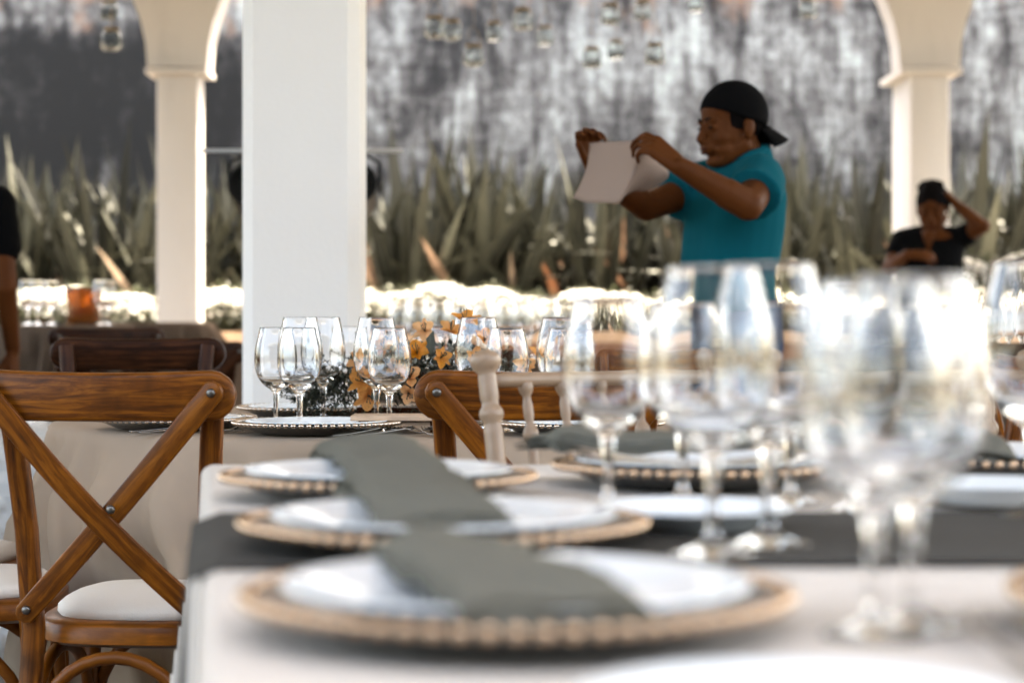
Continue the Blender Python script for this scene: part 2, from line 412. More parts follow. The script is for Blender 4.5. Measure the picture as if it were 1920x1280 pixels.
# garden wall
t = thing('garden_wall', 'tall stained grey and white garden wall with streaks behind the plants', 'wall', (0, 17.5, 0)); t['kind'] = 'thing'
g = MB(); g.box((0, .15, 2.35), (30, .3, 4.7)); g.build('wall_face', 'wall', t, smooth=False)
g = MB(); g.box((0, .15, 4.75), (30.2, .42, .1)); g.build('coping', 'terracotta', t, smooth=False)

# arcade: four columns with flared capitals merging into flat arches
AY, AT = 13.0, .28
cols = [-6.55, -2.02, 2.52, 7.05]
ar = thing('arcade', 'cream plaster arcade with wide arches beyond the tables', 'arcade', (0, 0, 0))
SPR = 2.485
def arch_wall():
    mb = MB(); pts = []
    for i in range(len(cols) - 1):
        a, b = cols[i] + .18, cols[i + 1] - .18; cxm = (a + b) / 2; ha = (b - a) / 2
        for k in range(33):
            th = pi - pi * k / 32; pts.append((cxm + ha * cos(th), SPR + 1.42 * sin(th)))
        # capital underside handled by capital block
    top = 4.31; vs = []; fs = []
    y0, y1 = AY - AT / 2, AY + AT / 2
    full = [(cols[0] - .18, SPR)] + pts + [(cols[-1] + .18, SPR)]
    for x, z in full:
        vs += [(x, y0, z), (x, y0, top), (x, y1, z), (x, y1, top)]
    for i in range(len(full) - 1):
        a, b = i * 4, i * 4 + 4
        fs += [(a, b, b + 1, a + 1), (a + 2, a + 3, b + 3, b + 2), (a, a + 2, b + 2, b), (a + 1, b + 1, b + 3, a + 3)]
    fs += [(0, 1, 3, 2)]; e = (len(full) - 1) * 4; fs += [(e, e + 2, e + 3, e + 1)]
    return mb.add(vs, fs)
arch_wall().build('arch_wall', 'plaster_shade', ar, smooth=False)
for i, cx in enumerate(cols):
    wc, dc = (.25, .25) if i < 2 else (.235, .62)
    y = AY + (0 if i < 2 else .17)
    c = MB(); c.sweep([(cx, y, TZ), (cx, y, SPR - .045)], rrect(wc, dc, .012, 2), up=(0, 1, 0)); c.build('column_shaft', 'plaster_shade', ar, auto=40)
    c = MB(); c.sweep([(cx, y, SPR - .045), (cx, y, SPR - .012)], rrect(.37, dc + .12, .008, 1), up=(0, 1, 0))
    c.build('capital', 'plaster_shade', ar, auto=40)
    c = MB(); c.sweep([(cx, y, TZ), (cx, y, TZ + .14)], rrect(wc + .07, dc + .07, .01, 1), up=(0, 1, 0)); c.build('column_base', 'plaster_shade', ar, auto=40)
# big square pillar with chamfered corners
pd = 6.1; pxl, pxr = X(452, pd), X(673, pd); pw = pxr - pxl
c = MB(); ch = .033
sec = [(pw / 2 - ch, pw / 2), (pw / 2, pw / 2 - ch), (pw / 2, -pw / 2 + ch), (pw / 2 - ch, -pw / 2), (-pw / 2 + ch, -pw / 2), (-pw / 2, -pw / 2 + ch), (-pw / 2, pw / 2 - ch), (-pw / 2 + ch, pw / 2)]
c.sweep([(0, 0, .0), (0, 0, 4.31)], sec, up=(0, 1, 0))
o = c.build('square_pillar', 'plaster', smooth=False, loc=((pxl + pxr) / 2, pd + pw / 2, 0))
tag(o, 'thick white square pillar with chamfered corners behind the set table', 'pillar')

# planter wall and flower bed
t = thing('planter_wall', 'long low terracotta planter wall under the white flowers', 'planter', (0, 13.55, TZ))
g = MB(); g.box((0, 0, .33), (15, .3, .66)); g.build('wall_body', 'terracotta', t, smooth=False)
g = MB(); g.box((0, -.02, .70), (15, .40, .07)); g.build('ledge', 'pale_wood', t, smooth=False)
g = MB(); g.box((0, .85, .35), (15, 1.4, .6)); 
o = g.build('planting_bed', 'ground', smooth=False, loc=(0, 13.55, TZ)); struct(o)

def leaf_quad(mb, p, d, up, l, wd, tint, fold=.15, seg=2):
    d = d.normalized(); s_ = d.cross(up)
    if s_.length < 1e-3: s_ = d.cross(V((1, 0, .1)))
    s_.normalize(); n = s_.cross(d)
    a = p; b = p + d * l * .45; c = p + d * l
    vs = [a, b + s_ * wd / 2 + n * wd * fold, c, b - s_ * wd / 2 + n * wd * fold, b]
    mb.add(vs, [(0, 1, 4), (1, 2, 4), (2, 3, 4), (3, 0, 4)], tint=tint)
def rdir(rng, zmin=-1):
    while 1:
        v = V((rng.uniform(-1, 1), rng.uniform(-1, 1), rng.uniform(zmin, 1)))
        if .05 < v.length < 1: return v.normalized()

# flowering shrubs: one prototype of foliage and blossom, copied along the bed
def flowering_shrub(seed, w_=.30, h_=.26):
    rng = random.Random(seed)
    t = thing('white_flowering_shrub', 'low shrub covered in white blossom along the planter wall', 'shrub', group='white flowering shrubs in the planter')
    f = MB(); b = MB()
    for i in range(900):
        d = rdir(rng, -.2); r = rng.uniform(.55, 1.0)
        p = V((d.x * w_ * r, d.y * w_ * r, .03 + max(0, d.z) * h_ * r * .78 + rng.uniform(0, .06)))
        leaf_quad(f, p, (d + rdir(rng) * .7), V((0, 0, 1)), rng.uniform(.03, .06), rng.uniform(.015, .028), rng.random())
    for i in range(560):
        d = rdir(rng, .12)
        if d.z < .38 and rng.random() < .75: continue; r = rng.uniform(.85, 1.08)
        p = V((d.x * w_ * r, d.y * w_ * r, .075 + d.z * h_ * r * .8))
        nrm = (d + rdir(rng) * .4 + V((0, 0, .4))).normalized(); q = nrm.orthogonal().normalized()
        for k in range(5):
            a = Quaternion(nrm, 2 * pi * k / 5) @ q
            leaf_quad(b, p, a + nrm * .35, nrm, rng.uniform(.013, .020), .014, rng.random(), .1)
    f.build('foliage', 'bush', t, smooth=False); b.build('blossoms', 'white_petal', t, smooth=False)
    return t
protos = [flowering_shrub(i) for i in range(3)]
k = 0
rs = random.Random(3)
SH = []
for i in range(30):
    x = -4.2 + i * .29 + rs.uniform(-.04, .04)
    if k < 3: o = protos[k]
    else: o = copy_tree(protos[k % 3])
    k += 1; SH.append(o)
    o.location = (x, 13.62 + rs.uniform(-.03, .05), TZ + .735 + rs.uniform(-.025, .02)); o.rotation_euler = (0, 0, rs.uniform(0, 6.28)); s = rs.uniform(.95, 1.1); o.scale = (s, s, s)
relabel(SH, 'white flowering shrub in the planter wall, %s from the left')
# taller white arrangement row on the right
t = thing('flower_stand', 'long raised white trough full of white blossom at the right', 'planter', (3.35, 11.9, TZ))
g = MB(); g.box((0, 0, .80), (2.1, .3, .16)); g.build('trough', 'plaster', t, smooth=False)
for sx in (-.9, .9):
    for sy in (-.1, .1):
        g = MB(); g.box((sx, sy, .36), (.05, .05, .72)); g.build('leg', 'dark_wood', t, smooth=False)
for i in range(5):
    o = copy_tree(protos[i % 3]); o.location = (2.5 + i * .42, 11.9 + rs.uniform(-.03, .03), TZ + .90 + i * .03); o.rotation_euler = (0, 0, i * 1.3)
    o['label'] = 'white blossom shrub in the raised trough, %s from the left' % ORD[i + 1]; o['group'] = 'white shrubs in the raised trough'

# flax plants
def flax(seed, n=76, dry=9):
    rng = random.Random(seed); t = thing('flax_plant', 'tall clump of sword shaped grey green flax leaves before the wall', 'plant', group='flax clumps along the garden wall')
    mg = MB(); md = MB()
    for i in range(n):
        isdry = i < dry; mb = md if isdry else mg
        az = rng.uniform(0, 2 * pi); lean = rng.uniform(.02, .62) if not isdry else rng.uniform(.4, 1.1)
        if rng.random() < .18: lean = rng.uniform(.5, 1.05)
        ln = rng.uniform(1.25, 2.1) * (1 - lean * .15) * (.8 if isdry else 1); wd = rng.uniform(.065, .11)
        d0 = V((cos(az) * sin(lean), sin(az) * sin(lean), cos(lean))); out = V((cos(az), sin(az), 0))
        p = V((cos(az) * .12 * rng.random(), sin(az) * .12 * rng.random(), 0)); side = out.cross(V((0, 0, 1)))
        tw = rng.uniform(-.9, .9); side = (Quaternion(d0, tw) @ side).normalized()
        n_ = 9; vs = []; bend = rng.uniform(0, .35); kink = rng.random() < .22
        for j in range(n_ + 1):
            s = j / n_; d = (d0 + out * bend * s * s + V((0, 0, -.25 * bend * s * s))).normalized()
            if kink and s > .62: d = (d + out * .9 - V((0, 0, .8))).normalized()
            if j: p = p + d * ln / n_
            ww = wd * (.55 + .45 * min(1, s * 3)) * (1 if s < .72 else max(.02, (1 - s) / .28))
            nn_ = side.cross(d).normalized()
            vs += [p - side * ww / 2 + nn_ * ww * .18, p, p + side * ww / 2 + nn_ * ww * .18]
        fs = []
        for j in range(n_):
            a = j * 3; fs += [(a, a + 1, a + 4, a + 3), (a + 1, a + 2, a + 5, a + 4)]
        mb.add(vs, fs, tint=rng.random() ** 1.2)
    mg.build('leaves', 'flax', t, smooth=True)
    if dry: md.build('dry_leaves', 'flax_dry', t)
    return t
fl = [flax(20 + i) for i in range(6)]
spots = []
for row, (y, st, off) in enumerate(((14.75, .62, 0), (15.25, .6, .3), (15.8, .62, .1), (16.4, .62, .4))):
    for i in range(15):
        spots.append((-4.75 + off + i * .66 + rs.uniform(-.12, .12), y + rs.uniform(-.15, .15)))
FR = [[], [], [], []]
for i, (x, y) in enumerate(spots):
    o = fl[i] if i < 6 else copy_tree(fl[i % 6])
    s = rs.uniform(.80, .96); o.location = (x, y, TZ + .35); o.rotation_euler = (0, 0, rs.uniform(0, 6.28)); o.scale = (s, s, s * rs.uniform(.92, 1.04)); FR[i // 15].append(o)

for q, nm in zip(FR, ('front', 'second', 'third', 'back')): relabel(q, 'flax clump of sword leaves in the ' + nm + ' row, %s from the left')
# ------------------------------------------------------------------ crossback chair
def crossback(wd, label):
    t = thing('crossback_chair', label, 'chair')
    def pxy(z):  # post centre line (|x|, y) by height
        K = [(0, .158, -.075), (.25, .150, -.035), (.45, .148, -.01), (.62, .157, -.020), (.78, .169, -.045), (.87, .178, -.066)]
        for (z0, a0, b0), (z1, a1, b1) in zip(K, K[1:]):
            if z <= z1: f = (z - z0) / (z1 - z0); return a0 + (a1 - a0) * f, b0 + (b1 - b0) * f
        return K[-1][1:]
    for s in (-1, 1):
        m = MB(); zs = [0, .12, .25, .36, .45, .54, .62, .70, .78, .83, .868]
        m.sweep([(s * pxy(z)[0], pxy(z)[1], z) for z in zs], rrect(.037, .030, .009, 3), up=(0, 1, 0), scales=[(.8, .8)] + [(1, 1)] * 9 + [(.95, .95)])
        m.build('back_post', wd, t, auto=50)
    m = MB(); Lh = .222; hh = .0425; pts = []; sc = []
    for i in range(41):
        u = -1 + 2 * i / 40; x = Lh * sin(u * pi / 2) if abs(u) > .8 else u * Lh * sin(.8 * pi / 2) / .8
        x = max(-Lh, min(Lh, x)); e = max(0, abs(x) - (Lh - hh)); h = sqrt(max(1e-4, 1 - (e / hh) ** 2))
        pts.append((x, -.089 - .016 * (1 - (x / Lh) ** 2), .845 + .004 * (x / Lh) ** 2)); sc.append((1 if h > .3 else .7, max(h, .05) * (1 - .06 * (1 - (x / Lh) ** 2))))
    m.sweep(pts, rrect(.024, 2 * hh, .009, 3), up=(0, 0, 1), scales=sc); m.build('top_rail', wd, t, auto=55)
    def strap(s, yo):
        m = MB(); A = V((s * .188, -.1155 + yo, .853)); B = V((-s * .150, -.038 + yo, .483)); n = 22; pp = []; q = []
        ln = (B - A).length; r = .0195; dn = (B - A).normalized()
        for i in range(n + 1):
            d = -r + (ln + 2 * r) * i / n
            if i == 1: d = -r * .8
            if i == 2: d = -r * .3
            if i == n - 1: d = ln + r * .8
            if i == n - 2: d = ln + r * .3
            u = min(1, max(0, d / ln)); p = A + dn * d + V((0, -.016 * sin(pi * u), -.010 * sin(pi * u)))
            e = max(0, -d, d - ln) / r; q.append((max(.04, sqrt(max(0, 1 - e * e))), 1)); pp.append(p)
        m.sweep(pp, rrect(2 * r, .010, .003, 2), up=(0, -1, 0), scales=q)
        return m.build('cross_strap', wd, t, auto=50)
    strap(1, 0.0); strap(-1, -.0108)
    for p in ((.188, -.1205, .853), (-.188, -.1315, .853), (.148, -.055, .487), (-.148, -.046, .487), (.017, -.108, .662)):
        m = MB(); m.lathe([(0.0075, 0), (.0075, .002), (.0062, .0042), (.003, .0052), (0, .0054)], 14)
        m.xf(Matrix.Translation(V(p)) @ Matrix.Rotation(radians(90), 4, 'X')); m.build('bolt', 'bolt', t)
    def outline(f, z, n=40):
        out = []
        for k in range(n):
            a = 2 * pi * k / n; cx_, sy = cos(a), sin(a); e = .62
            x = math.copysign(abs(cx_) ** e, cx_); y = math.copysign(abs(sy) ** e, sy)
            hw = .188 + .018 * y; out.append(V((x * hw * f, .200 + y * .205 * f, z)))
        return out
    m = MB(); fr = [outline(.93, .418), outline(1.0, .425), outline(1.0, .452), outline(.97, .459), outline(.86, .462), outline(0.02, .462)]
    vs = [p for r in fr for p in r]; n = 40; fs = [(i * n + k, i * n + (k + 1) % n, (i + 1) * n + (k + 1) % n, (i + 1) * n + k) for i in range(5) for k in range(n)]
    fs.append(list(range(n))); per = 1.24
    uvs = [[(k * .031, i * .012), ((k + 1) * .031, i * .012), ((k + 1) * .031, i * .012 + .012), (k * .031, i * .012 + .012)] for i in range(5) for k in range(n)] + [[(p.x, p.y) for p in fr[0]]]
    m.add(vs, fs, uvs); m.build('seat_frame', wd, t, auto=50)
    m = MB(); fr = [outline(.83, .460), outline(.86, .468), outline(.855, .477), outline(.80, .486), outline(.66, .494), outline(.42, .499), outline(.18, .501), outline(.01, .501)]
    vs = [p for r in fr for p in r]; m.add(vs, [(i * n + k, i * n + (k + 1) % n, (i + 1) * n + (k + 1) % n, (i + 1) * n + k) for i in range(7) for k in range(n)]); m.build('cushion', 'cushion', t)
    for s in (-1, 1):
        m = MB(); m.tube([(s * .17, .365, .43), (s * .175, .375, .25), (s * .182, .39, 0)], 1, 12, [.019, .017, .013]); m.build('front_leg', wd, t)
    def arch(a, b, top, r=.0115):
        a = V(a); b = V(b); pp = []
        for i in range(17):
            th = pi * i / 16; u = (1 - cos(th)) / 2; p = a.lerp(b, u); p.z = a.z + (top - a.z) * sin(th) ** .8; pp.append(p)
        m = MB(); m.tube(pp, r, 10, up=(.3, .2, .1)); m.build('arched_brace', wd, t)
    arch((-.14, -.03, .22), (.14, -.03, .22), .408); arch((-.165, .375, .22), (.165, .375, .22), .405)
    arch((-.155, -.01, .20), (-.17, .36, .20), .395); arch((.155, -.01, .20), (.17, .36, .20), .395)
    return t
G1 = 'amber crossback chairs around the second table'
c1 = crossback('wood', 'sharp amber wooden crossback chair with cream cushion at the left front')
place(c1, (X(218, 3.55), 3.59, 0), radians(-7), group=G1)
c2 = place(copy_tree(c1), (X(1016, 3.62), 3.62, 0), radians(6), 'amber crossback chair partly behind the champagne turned chair and glasses', G1)
c3 = place(copy_tree(c1), (-1.255, 4.03, 0), radians(-86), 'cream cushioned seat reaching the beige table beside the left chair leg', G1)
c4 = place(copy_tree(c1), (-1.43, 4.56, 0), radians(-97), 'cream cushioned seat farther back at the left beside the plastic bundle', G1)
c5 = place(copy_tree(c1), (.42, 5.83, 0), radians(175), 'amber crossback chair behind the flowers and glasses of the second table', G1)
c6 = place(copy_tree(c1), (1.05, 4.9, 0), radians(100), 'amber crossback chair seen through the near wine glasses', G1)
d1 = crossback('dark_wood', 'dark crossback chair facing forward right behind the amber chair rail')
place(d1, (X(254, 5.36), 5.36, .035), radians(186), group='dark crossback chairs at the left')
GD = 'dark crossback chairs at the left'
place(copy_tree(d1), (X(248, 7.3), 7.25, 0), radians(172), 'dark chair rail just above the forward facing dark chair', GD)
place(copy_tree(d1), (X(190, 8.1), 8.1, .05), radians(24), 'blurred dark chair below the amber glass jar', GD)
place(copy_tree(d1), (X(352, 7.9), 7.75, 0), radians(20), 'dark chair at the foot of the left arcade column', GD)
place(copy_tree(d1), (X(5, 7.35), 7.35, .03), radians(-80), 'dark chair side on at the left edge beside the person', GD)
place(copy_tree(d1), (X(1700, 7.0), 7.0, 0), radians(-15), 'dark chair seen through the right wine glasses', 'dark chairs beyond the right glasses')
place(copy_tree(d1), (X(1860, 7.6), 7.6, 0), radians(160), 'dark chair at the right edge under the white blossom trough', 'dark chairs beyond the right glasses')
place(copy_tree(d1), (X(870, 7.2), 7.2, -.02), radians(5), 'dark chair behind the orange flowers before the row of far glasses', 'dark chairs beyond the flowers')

# ------------------------------------------------------------------ turned (chiavari) chair
def turned_chair(label):
    t = thing('turned_spindle_chair', label, 'chair'); mm = 'chiavari'
    def turned(path_fn, L_, r0, rings, r1=None, n=70, top=None):
        pts = []; rad = []
        for i in range(n + 1):
            s = i / n; r = r0 + ((r1 or r0) - r0) * s
            for c in rings:
                d = abs(s - c) * L_
                if d < .011: r += .0042 * (1 - (d / .011) ** 2)
                elif .011 <= d < .02: r -= .0014
            pts.append(path_fn(s)); rad.append(r)
        if top:
            for i in (0, 1, 2, 3, 4, 5, 6, 7): rad[-1 - i] = top[i]
        m = MB(); m.tube(pts, 1, 16, rad, up=(0, 1, 0)); return m
    for s in (-1, 1):
        f = lambda u: V((s * .195, -.02 - .10 * max(0, u - .45) ** 1.3 * 1.9 + .02 * (1 - u) - .03, .93 * u))
        turned(f, .93, .0165, (.2, .30, .5, .60, .72, .80, .90), .0135, 160, top=(.002, .016, .0215, .0225, .0215, .018, .0125, .0135)).build('back_post', mm, t)
    yb = lambda z: -.05 - .10 * max(0, z / .93 - .45) ** 1.3 * 1.9 + .02 * (1 - z / .93)
    for z in (.885, .53):
        m = MB(); m.tube([(-.195 + .39 * i / 12, yb(z) - .012 * sin(pi * i / 12), z) for i in range(13)], .0105, 12); m.build('back_rail', mm, t)
    for i in range(5):
        x = -.13 + .065 * i
        f = lambda u: V((x, yb(.53 + .355 * u) - .012 * sin(pi * (x + .195) / .39), .53 + .355 * u))
        turned(f, .355, .0105, (.12, .2, .5, .58, .78, .97), .0070, 60).build('spindle', mm, t)
    m = MB(); m.box((0, .16, .44), (.40, .40, .03)); o = m.build('seat_frame', mm, t, smooth=False)
    bv = o.modifiers.new('b', 'BEVEL'); bv.width = .01; bv.segments = 3
    m = MB(); m.ell((0, .16, .468), (.19, .19, .028), seg=28); m.build('cushion', 'cushion', t)
    for s in (-1, 1):
        turned(lambda u: V((s * .19, .345, .43 * u)), .43, .0115, (.2, .3, .6, .9), .015).build('front_leg', mm, t)
        for z in (.16, .28):
            m = MB(); m.tube([(s * .192, -.03, z), (s * .19, .345, z)], .008, 8); m.build('stretcher', mm, t)
    for z in (.18, .3):
        m = MB(); m.tube([(-.19, .345, z), (.19, .345, z)], .008, 8); m.build('stretcher', mm, t)
    return t
GC = 'champagne turned chairs at the near table'
k1 = turned_chair('champagne turned spindle chair at the far left corner of the near table')
fx, fy = X(924, 3.02), 3.02
def put_k(o, postx, posty, rz, label=None):
    R = Matrix.Rotation(rz, 3, 'Z'); off = R @ V((.195, -.09, 0)); return place(o, (postx - off.x, posty - off.y, 0), rz, label, GC)
put_k(k1, X(938, 3.02), 3.02, radians(180 + 30))
put_k(copy_tree(k1), X(1445, 3.15), 3.1, radians(180 + 5), 'champagne turned chair hidden behind the middle wine glasses')
put_k(copy_tree(k1), X(1775, 3.22), 3.2, radians(180 - 4), 'champagne turned chair at the right edge behind the far place setting')

# ------------------------------------------------------------------ tables
T2 = V((-.16, 4.80, 0)); R2 = .86; Z2 = .75
def cloth_round(R, Z, seed, drop=.74, seg=220):
    m = MB(); prof = [(0, Z), (R * .5, Z), (R * .85, Z), (R * .97, Z - .0005), (R - .004, Z - .004), (R + .004, Z - .012), (R + .008, Z - .03)]
    for i in range(1, 22): prof.append((R + .01 + .03 * i / 21, Z - .03 - (drop - .03) * i / 21))
    def mod(r, z, a):
        d = max(0, Z - z - .015) / drop
        n1 = noise.noise(V((cos(a) * 2.2, sin(a) * 2.2, seed + d * .35))); n2 = noise.noise(V((cos(a) * 5, sin(a) * 5, seed + 7 + d * .6)))
        fold = (sin(a * 17 + n1 * 10) * .5 + .5) ** 2.4
        f2 = (sin(a * 41 + n1 * 14 + n2 * 3) * .5 + .5) ** 1.8; n3 = noise.noise(V((cos(a) * 4 - z * 3, sin(a) * 4 + z * 2, seed + z * 4)))
        rr = r + -.03 * min(1, d * 3) + min(1, d * 6) * (f2 * .060 + n3 * .06) + min(1, d * 4) * (fold * .10 * min(1, .4 + d) + n1 * .06 + n2 * .03) - .02 * min(1, d * 3)
        zz = z + (noise.noise(V((cos(a) * r * 6, sin(a) * r * 6, seed))) * .0012 if d == 0 else 0)
        return rr, zz
    return m.lathe(prof, seg, mod=mod)
def table_base(name, label, loc, rx, ry, Z, rnd=True):
    t = thing(name, label, 'table', loc)
    m = MB()
    if rnd: m.lathe([(0, Z - .034), (rx - .02, Z - .034), (rx - .015, Z - .008), (0, Z - .008)], 48)
    else: m.box((0, 0, Z - .021), (2 * rx - .03, 2 * ry - .03, .026))
    m.build('tabletop', 'dark_wood', t, smooth=False)
    for sx in (-.55, .55):
        for sy in (-.55, .55):
            m = MB(); m.box((sx * rx, sy * ry, (Z - .036) / 2), (.05, .05, Z - .036)); m.build('leg', 'dark_wood', t, smooth=False)
    return t
table_base('round_table', 'round table hidden under the sharp beige cloth', (T2.x, T2.y, 0), R2, R2, Z2)
o = cloth_round(R2, Z2, 3).build('tablecloth', 'linen', loc=(T2.x, T2.y, 0)); tag(o, 'beige linen cloth draped over the round table with the orange flowers', 'tablecloth')
# near table: long rectangle, slightly turned
ZN = .785; A = V((X(402, 2.76), 2.76, 0)); B = V((X(425, 1.0), 1.0, 0))
ex = V((1, .0, 0)).normalized(); la = (B - A).length; ey = (B - A).normalized()
NW = 2.15
def near_pt(u, v, z): return V((A.x, A.y, 0)) + ex * u + ey * v + V((0, 0, z))
def near_cloth(m, u0, u1, v0, v1, z, drop, sides, nu=90, nv=70, seed=1):
    """top sheet with rounded edge rolling into a hanging drop on the listed sides"""
    def prof(dist):   # dist past the edge -> (outward, down)
        r = .014
        if dist <= 0: return dist, 0
        if dist < r * pi / 2: return r * sin(dist / r), r * (1 - cos(dist / r))
        return r, r + dist - r * pi / 2
    us = []; vs_ = []
    def lin(a, b, n, lo, hi):
        out = []
        if lo: out += [a - drop * (1 - i / 22) for i in range(20)] + [a - .022, a - .018, a - .012, a - .006]
        out += [a + (b - a) * i / n for i in range(n + 1)]
        if hi: out += [b + .006, b + .012, b + .018, b + .022] + [b + drop * (i + 2) / 22 for i in range(1, 21)]
        return out
    U = lin(u0, u1, nu, 'l' in sides, 'r' in sides); W = lin(v0, v1, nv, 'f' in sides, 'n' in sides)
    pts = []
    for b in W:
        for a in U:
            du = max(u0 - a, a - u1, 0); dv = max(v0 - b, b - v1, 0)
            ou, zu = prof(du); ov, zv = prof(dv); dd = max(zu, zv)
            ca = min(max(a, u0), u1); cb = min(max(b, v0), v1)
            if du > 0 and dv > 0:
                dist = sqrt(du * du + dv * dv) if max(du, dv) < .03 else max(du, dv); oo, dd = prof(dist)
                hyp = sqrt(du * du + dv * dv); ou, ov = oo * du / hyp * 1.2, oo * dv / hyp * 1.2; flare = min(du, dv) * .12; ou += flare; ov += flare
            su = -1 if a < u0 else 1; sv = -1 if b < v0 else 1
            wv = min(1, dd * 3) * (.007 * sin((ca if dv > du else cb) * 17 + seed) + .012 * noise.noise(V((ca * 2.5, cb * 2.5, seed + dd * .6))))
            pu = ca + su * (ou + (wv + .02 * dd if du >= dv else 0)) if du > 0 else ca
            pv = cb + sv * (ov + (wv + .02 * dd if dv > du else 0)) if dv > 0 else cb
            zt = z - dd + (noise.noise(V((ca * 4, cb * 4, seed))) * .0012 if dd == 0 else 0)
            pts.append(near_pt(pu, pv, zt))
    nU = len(U); fs = []
    for j in range(len(W) - 1):
        for i in range(nU - 1): fs.append((j * nU + i, j * nU + i + 1, (j + 1) * nU + i + 1, (j + 1) * nU + i))
    return m.add(pts, fs)
t = table_base('dining_table', 'rectangular table hidden under the near cloth', (A.x + NW / 2 + ey.x * la / 2, A.y + ey.y * la / 2, 0), NW / 2 - .14, la / 2 - .01, ZN, False)
m = MB(); near_cloth(m, 0, NW, 0, la, ZN, .70, 'lfr' + 'n'); o = m.build('tablecloth', 'linen_pale'); tag(o, 'blurred pale beige cloth over the near table in the foreground', 'tablecloth')
# runner lying across the table, hanging down the left side
m = MB(); ra = (A.y - 2.03) / -ey.y; rb_ = (A.y - 1.60) / -ey.y
def runner():
    pts = []; fs = []; nU = 110; nV = 14; drop = .42; r = .018
    for j in range(nV + 1):
        v = ra + (rb_ - ra) * j / nV
        for i in range(nU + 1):
            s = -drop + (NW + drop + .02) * i / nU if i else -drop
            vv = v + noise.noise(V((s * 3, j * .1 if j in (0, nV) else 0, 5))) * .008 * (1 if j in (0, nV) else .6)
            h = ZN + .003 + .0016 * noise.noise(V((s * 7, v * 9, 2)))
            if s > 0: p = near_pt(s, vv + s * -.03, h)
            else:
                d = -s
                if d < r * pi / 2: ou, dz = r * sin(d / r), r * (1 - cos(d / r))
                else: ou, dz = r, r + d - r * pi / 2
                ou += .006 + min(1, dz * 3) * (.016 + .007 * sin(v * 17)); p = near_pt(-ou, vv, h - dz)
            pts.append(p)
    for j in range(nV):
        for i in range(nU): a = j * (nU + 1) + i; fs.append((a, a + 1, a + nU + 2, a + nU + 1))
    m.add(pts, fs); return m
o = runner().build('table_runner', 'runner'); sm = o.modifiers.new('s', 'SOLIDIFY'); sm.thickness = .0016; sm.offset = 1
tag(o, 'charcoal grey runner crossing the near table and hanging at its left', 'table runner')

# ------------------------------------------------------------------ tableware
def charger(disc, bead, label, r=.163):
    t = thing('charger_plate', label, 'plate')
    m = MB(); m.lathe([(0, .003), (.095, .003), (.105, .001), (.11, 0), (.115, .001), (r - .018, .0125), (r - .004, .0165), (r, .0175), (r + .001, .019), (r - .004, .0195), (r - .02, .016), (.118, .007), (.108, .0055), (0, .0055)], 96)
    m.build('dish', disc, t)
    m = MB(); nb = 68
    for k in range(nb):
        a = 2 * pi * k / nb; m.ell((r * cos(a), r * sin(a), .0205), (.0052, .0052, .0048), seg=10, rings=7)
    m.build('bead_rim', bead, t); return t
def plate(label, r=.13):
    t = MB(); s = r / .13
    t.lathe([(0, .003), (.07 * s, .003), (.075 * s, 0), (.08 * s, .001), (.09 * s, .007), (.125 * s, .0175), (r, .0195), (r + .0012, .021), (r - .002, .0222), (.122 * s, .0205), (.095 * s, .0125), (.085 * s, .0085), (.075 * s, .007), (0, .007)], 80)
    o = t.build('dinner_plate', 'porcelain'); return tag(o, label, 'plate')
# near side: settings 1..3 down the left of the table
z0 = ZN + .0035
near_ch = charger('charger_light', 'copper', 'x')
def P0(px, py, h=.178):
    d = h * FP / (py - HY); return V((X(px, d), d, 0))
CH = [((968, 1148), 'grey charger with copper beads nearest the camera under a white plate', 'nearest'),
      ((832, 1004), 'grey charger with copper beads in the middle of the left row', 'middle'),
      ((710, 912), 'grey charger with copper beads farthest in the left row', 'farthest'),
      ((1312, 890), 'grey charger with copper beads across the table behind the middle glasses', 'across'),
      ((1872, 872), 'grey charger with copper beads across the table at the right edge', 'right across'),
      ((2420, 1150), 'charger with copper beads cut by the right edge near the forks', 'right near')]
GCH = 'beaded chargers on the near table'; GPL = 'white dinner plates on the near table'
pos = []
for i, ((px, py), lb, wh) in enumerate(CH):
    hh = .178 if i < 3 else .178
    p = P0(px, py, hh); p.z = z0; pos.append(p)
    o = near_ch if i == 0 else copy_tree(near_ch); place(o, p, i * .5, lb, GCH)
pl0 = None
PLB = ['white plate on the nearest charger under the grey napkin', 'white plate on the middle charger of the left row', 'white plate on the farthest charger of the left row',
       'white plate across the table behind the middle glasses', 'white plate across the table at the right edge', 'white plate cut by the right edge near the forks']
for i, p in enumerate(pos):
    if pl0 is None: pl0 = plate(PLB[0], .141); o = pl0
    else: o = pl0.copy(); COL.objects.link(o)
    place(o, p + V((0, 0, .0075)), 0, PLB[i], GPL)
# side plates
bp = plate('x', .088); bp.name = 'side_plate'
for i, ((px, py), lb) in enumerate([((1300, 968), 'small white side plate behind the foot of the middle glasses'), ((1860, 921), 'small white side plate left of the right edge beyond the runner'),
                                    ((1500, 1352), 'white side plate cut by the bottom edge of the photo')]):
    o = bp if i == 0 else bp.copy()
    if i: COL.objects.link(o)
    p = P0(px, py, .175); p.z = z0; place(o, p, 0, lb, 'small side plates on the near table')
    if i == 2: o.scale = (1.15, 1.15, 1)
